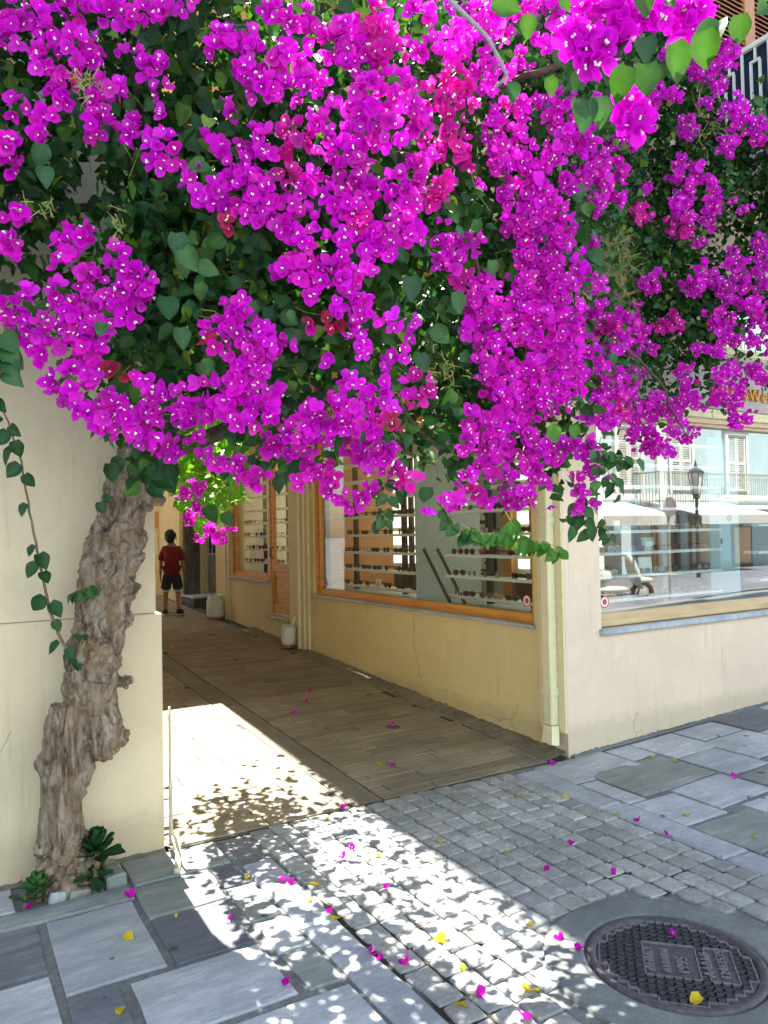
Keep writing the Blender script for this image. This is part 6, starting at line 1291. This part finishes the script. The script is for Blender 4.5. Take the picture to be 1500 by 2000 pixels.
# invert: raised ribs between pockets
M['ironl']=plain('worn_iron',(.20,.19,.205),.5,.3,.2,.2)
o=b.build('raised_ribs',M['ironl'],lid); o['kind']='stuff'
for (t,off,sz) in rows:
    me,wd=text_mesh(t,sz,.003); me.materials.append(M['ironl'])
    org=MC-rd*.085-up*(off+.0)
    m4=Matrix(((rd.x,up.x,0,org.x),(rd.y,up.y,0,org.y),(0,0,1,.0015),(0,0,0,1)))
    if m4.to_3x3().determinant()<0: m4=Matrix(((rd.x,-up.x,0,org.x),(rd.y,-up.y,0,org.y),(0,0,1,.0015),(0,0,0,1)))
    link('raised_lettering',me,lid,mat=m4)
# ---- boy
def skin(name,verts,edges,rad,mat,parent,root=0,sub=2):
    me=bpy.data.meshes.new(name); me.from_pydata([tuple(v) for v in verts],edges,[]); o=bpy.data.objects.new(name,me); COL.objects.link(o)
    m=o.modifiers.new('s','SKIN'); 
    for i,r in enumerate(rad):
        rr=r if hasattr(r,'__len__') else (r,r); me.skin_vertices[0].data[i].radius=rr; me.skin_vertices[0].data[i].use_root=(i==root)
    m.use_smooth_shade=True; s=o.modifiers.new('b','SUBSURF'); s.levels=sub; s.render_levels=sub
    dg=bpy.context.evaluated_depsgraph_get(); dg.update(); m2=bpy.data.meshes.new_from_object(o.evaluated_get(dg)); bpy.data.objects.remove(o)
    m2.materials.clear(); m2.materials.append(mat); m2.polygons.foreach_set('use_smooth',[True]*len(m2.polygons)); m2.name=name
    return link(name,m2,parent,local=True)
M['skin']=plain('tanned_skin',(.36,.17,.09),.5,bump=0,var=.06); M['shirt']=plain('dark_red_shirt',(.20,.012,.014),.85,var=.2,scale=14,bump=.3); M['shorts']=plain('charcoal_shorts',(.018,.021,.025),.8,var=.2,scale=14); M['hair']=plain('black_hair',(.012,.010,.009),.5,bump=.8,scale=90); M['shoe']=plain('black_shoe',(.02,.02,.022),.6); M['sole']=plain('white_sole',(.75,.75,.72),.6)
bp=atG(337,1202); BX,BY=3.17,11.74; S=1.03
boy=empty('person',(BX,BY,H(0,BY)),'boy seen from behind in dark red t-shirt and black shorts walking into the alley','person',rz=-.42)
# local frame: x right, y forward (away), z up
def V3(*a): return Vector(a)*S
J=dict(pel=V3(0,0,.66),wa=V3(0,.0,.76),ch=V3(-.005,.0,.92),nb=V3(-.005,.005,1.02),nk=V3(-.01,.012,1.075),hd=V3(-.018,.025,1.17),ht=V3(-.02,.02,1.245),
 hl=V3(-.075,0,.62),kl=V3(-.095,.01,.35),al=V3(-.10,-.015,.07),fl=V3(-.115,.09,.03),hr=V3(.075,0,.62),kr=V3(.085,.0,.35),ar=V3(.10,-.045,.07),fr=V3(.125,.05,.03),
 sl=V3(-.115,0,.985),el=V3(-.155,.0,.79),wl=V3(-.172,.03,.60),sr=V3(.115,0,.985),er=V3(.155,.02,.80),wr=V3(.16,.08,.62))
names=list(J); ix={k:i for i,k in enumerate(names)}
E_=[('pel','wa'),('wa','ch'),('ch','nb'),('nb','nk'),('nk','hd'),('hd','ht'),('pel','hl'),('hl','kl'),('kl','al'),('al','fl'),('pel','hr'),('hr','kr'),('kr','ar'),('ar','fr'),('nb','sl'),('sl','el'),('el','wl'),('nb','sr'),('sr','er'),('er','wr')]
rad=dict(pel=(.10,.08),wa=(.085,.07),ch=(.095,.075),nb=(.06,.05),nk=.036,hd=(.072,.082),ht=.05,hl=.065,kl=.043,al=.030,fl=.025,hr=.065,kr=.043,ar=.030,fr=.025,sl=.045,el=.03,wl=.021,sr=.045,er=.03,wr=.021)
skin('body',[J[k] for k in names],[(ix[a],ix[c]) for a,c in E_],[tuple(q*S for q in (rad[k] if hasattr(rad[k],'__len__') else (rad[k],)*2)) for k in names],M['skin'],boy,ix['pel'])
# hands: palm, four fingers, thumb
for s,w_,e_ in ((-1,'wl','el'),(1,'wr','er')):
    d=(J[w_]-J[e_]).normalized(); c=J[w_]; sd=d.cross(Vector((0,1,0))).normalized() if abs(d.y)<.9 else Vector((1,0,0)); nn=d.cross(sd).normalized()
    vs_=[c,c+d*.045]; ed=[(0,1)]; ra=[.017,.020]
    for k in range(4):
        o_=(k-1.5)*.013; L=(.045,.055,.052,.040)[k]; i0=len(vs_); vs_+=[c+d*.06+nn*o_,c+d*(.06+L*.55)+nn*o_+sd*.006,c+d*(.06+L)+nn*o_+sd*.016]; ra+=[.0075,.0068,.0055]; ed+=[(1,i0),(i0,i0+1),(i0+1,i0+2)]
    i0=len(vs_); vs_+=[c+d*.03-nn*.028,c+d*.055-nn*.036]; ra+=[.009,.007]; ed+=[(0,i0),(i0,i0+1)]
    skin('hand',vs_,ed,ra,M['skin'],boy,0,1)
# t-shirt: torso and sleeves as a looser shell
sv=[V3(0,-.0,.575),V3(0,0,.74),V3(-.003,0,.86),V3(-.005,0,.96),V3(-.007,.005,1.035),V3(-.105,0,.99),V3(-.138,.0,.90),V3(-.155,.0,.80),V3(.105,0,.99),V3(.138,.01,.90),V3(.155,.02,.80)]
skin('t_shirt',sv,[(0,1),(1,2),(2,3),(3,4),(3,5),(5,6),(6,7),(3,8),(8,9),(9,10)],[tuple(q*S for q in t) for t in ((.185,.14),(.172,.135),(.155,.12),(.132,.10),(.055,.05),(.052,.055),(.054,.058),(.058,.06),(.052,.055),(.054,.058),(.058,.06))],M['shirt'],boy,2)
shv=[V3(0,0,.66),V3(0,0,.60),V3(-.07,0,.54),V3(-.088,.003,.44),V3(-.092,.005,.375),V3(.07,0,.54),V3(.082,0,.44),V3(.085,0,.375)]
so_=skin('shorts',shv,[(0,1),(1,2),(2,3),(3,4),(1,5),(5,6),(6,7)],[tuple(q*S for q in t) for t in ((.112,.092),(.112,.095),(.082,.085),(.082,.085),(.083,.085),(.082,.085),(.082,.085),(.083,.085))],M['shorts'],boy,0)
for s,c in ((-1,V3(-.093,.005,.362)),(1,V3(.086,0,.362))):
    b=MB(); b.lathe([(.078*S,0),(.083*S,.0),(.083*S,.012),(.078*S,.012)],c,18); b.build('hem',M['sole'],so_,True,local=True)
b=MB(); b.ell(V3(-.018,.008,1.195),(.083*S,.088*S,.085*S),16,10); b.ell(V3(-.016,-.02,1.135),(.066*S,.062*S,.06*S),14,8); b.ell(V3(-.02,.05,1.235),(.06*S,.05*S,.035*S),12,8)
for k in range(60):
    a=rnd.uniform(0,6.28); e=rnd.uniform(-.2,1.4); d=Vector((math.cos(a)*math.cos(e),math.sin(a)*math.cos(e),math.sin(e))); b.ell(V3(-.018,.008,1.195)+d*.078*S,(.014,.014,.018),6,4)
b.build('hair',M['hair'],boy,True,local=True)
b=MB()
for s in (-1,1): b.ell(V3(-.018+s*.080,.03,1.145),(.010,.016,.024),8,6)
b.ell(V3(-.018,.112,1.135),(.011,.016,.018),8,6)
b.build('ears_and_nose',M['skin'],boy,True,local=True)
b=MB()
for s in (-1,1): b.ell(V3(-.018+s*.03,.099,1.155),(.011,.006,.007),8,6)
b.build('eye',M['hair'],boy,True,local=True)
b=MB(); b.ell(V3(-.018,.10,1.095),(.02,.006,.006),8,6); b.build('mouth',M['shirt'],boy,True,local=True)
for (a,f,s) in (('al','fl',-1),('ar','fr',1)):
    A=J[a];Fq=J[f]; b=MB(); d=(Fq-A); d.z=0; d.normalize(); ang=math.atan2(d.y,d.x); R3=Matrix.Rotation(ang,3,'Z')
    c=(A+Fq)/2; c.z=.045; b.ell(c,(.105*S,.042*S,.045),14,8,R3); b.ell(Vector((A.x,A.y,.075)),(.038,.036,.035),10,6,R3); b.v=[(v[0],v[1],max(v[2],.018)) for v in b.v]; sh_=b.build('shoe',M['shoe'],boy,True,local=True)
    b=MB(); b.ell(Vector((c.x,c.y,.014)),(.11*S,.045*S,.014),14,6,R3); b.build('sole',M['sole'],sh_,True,local=True)
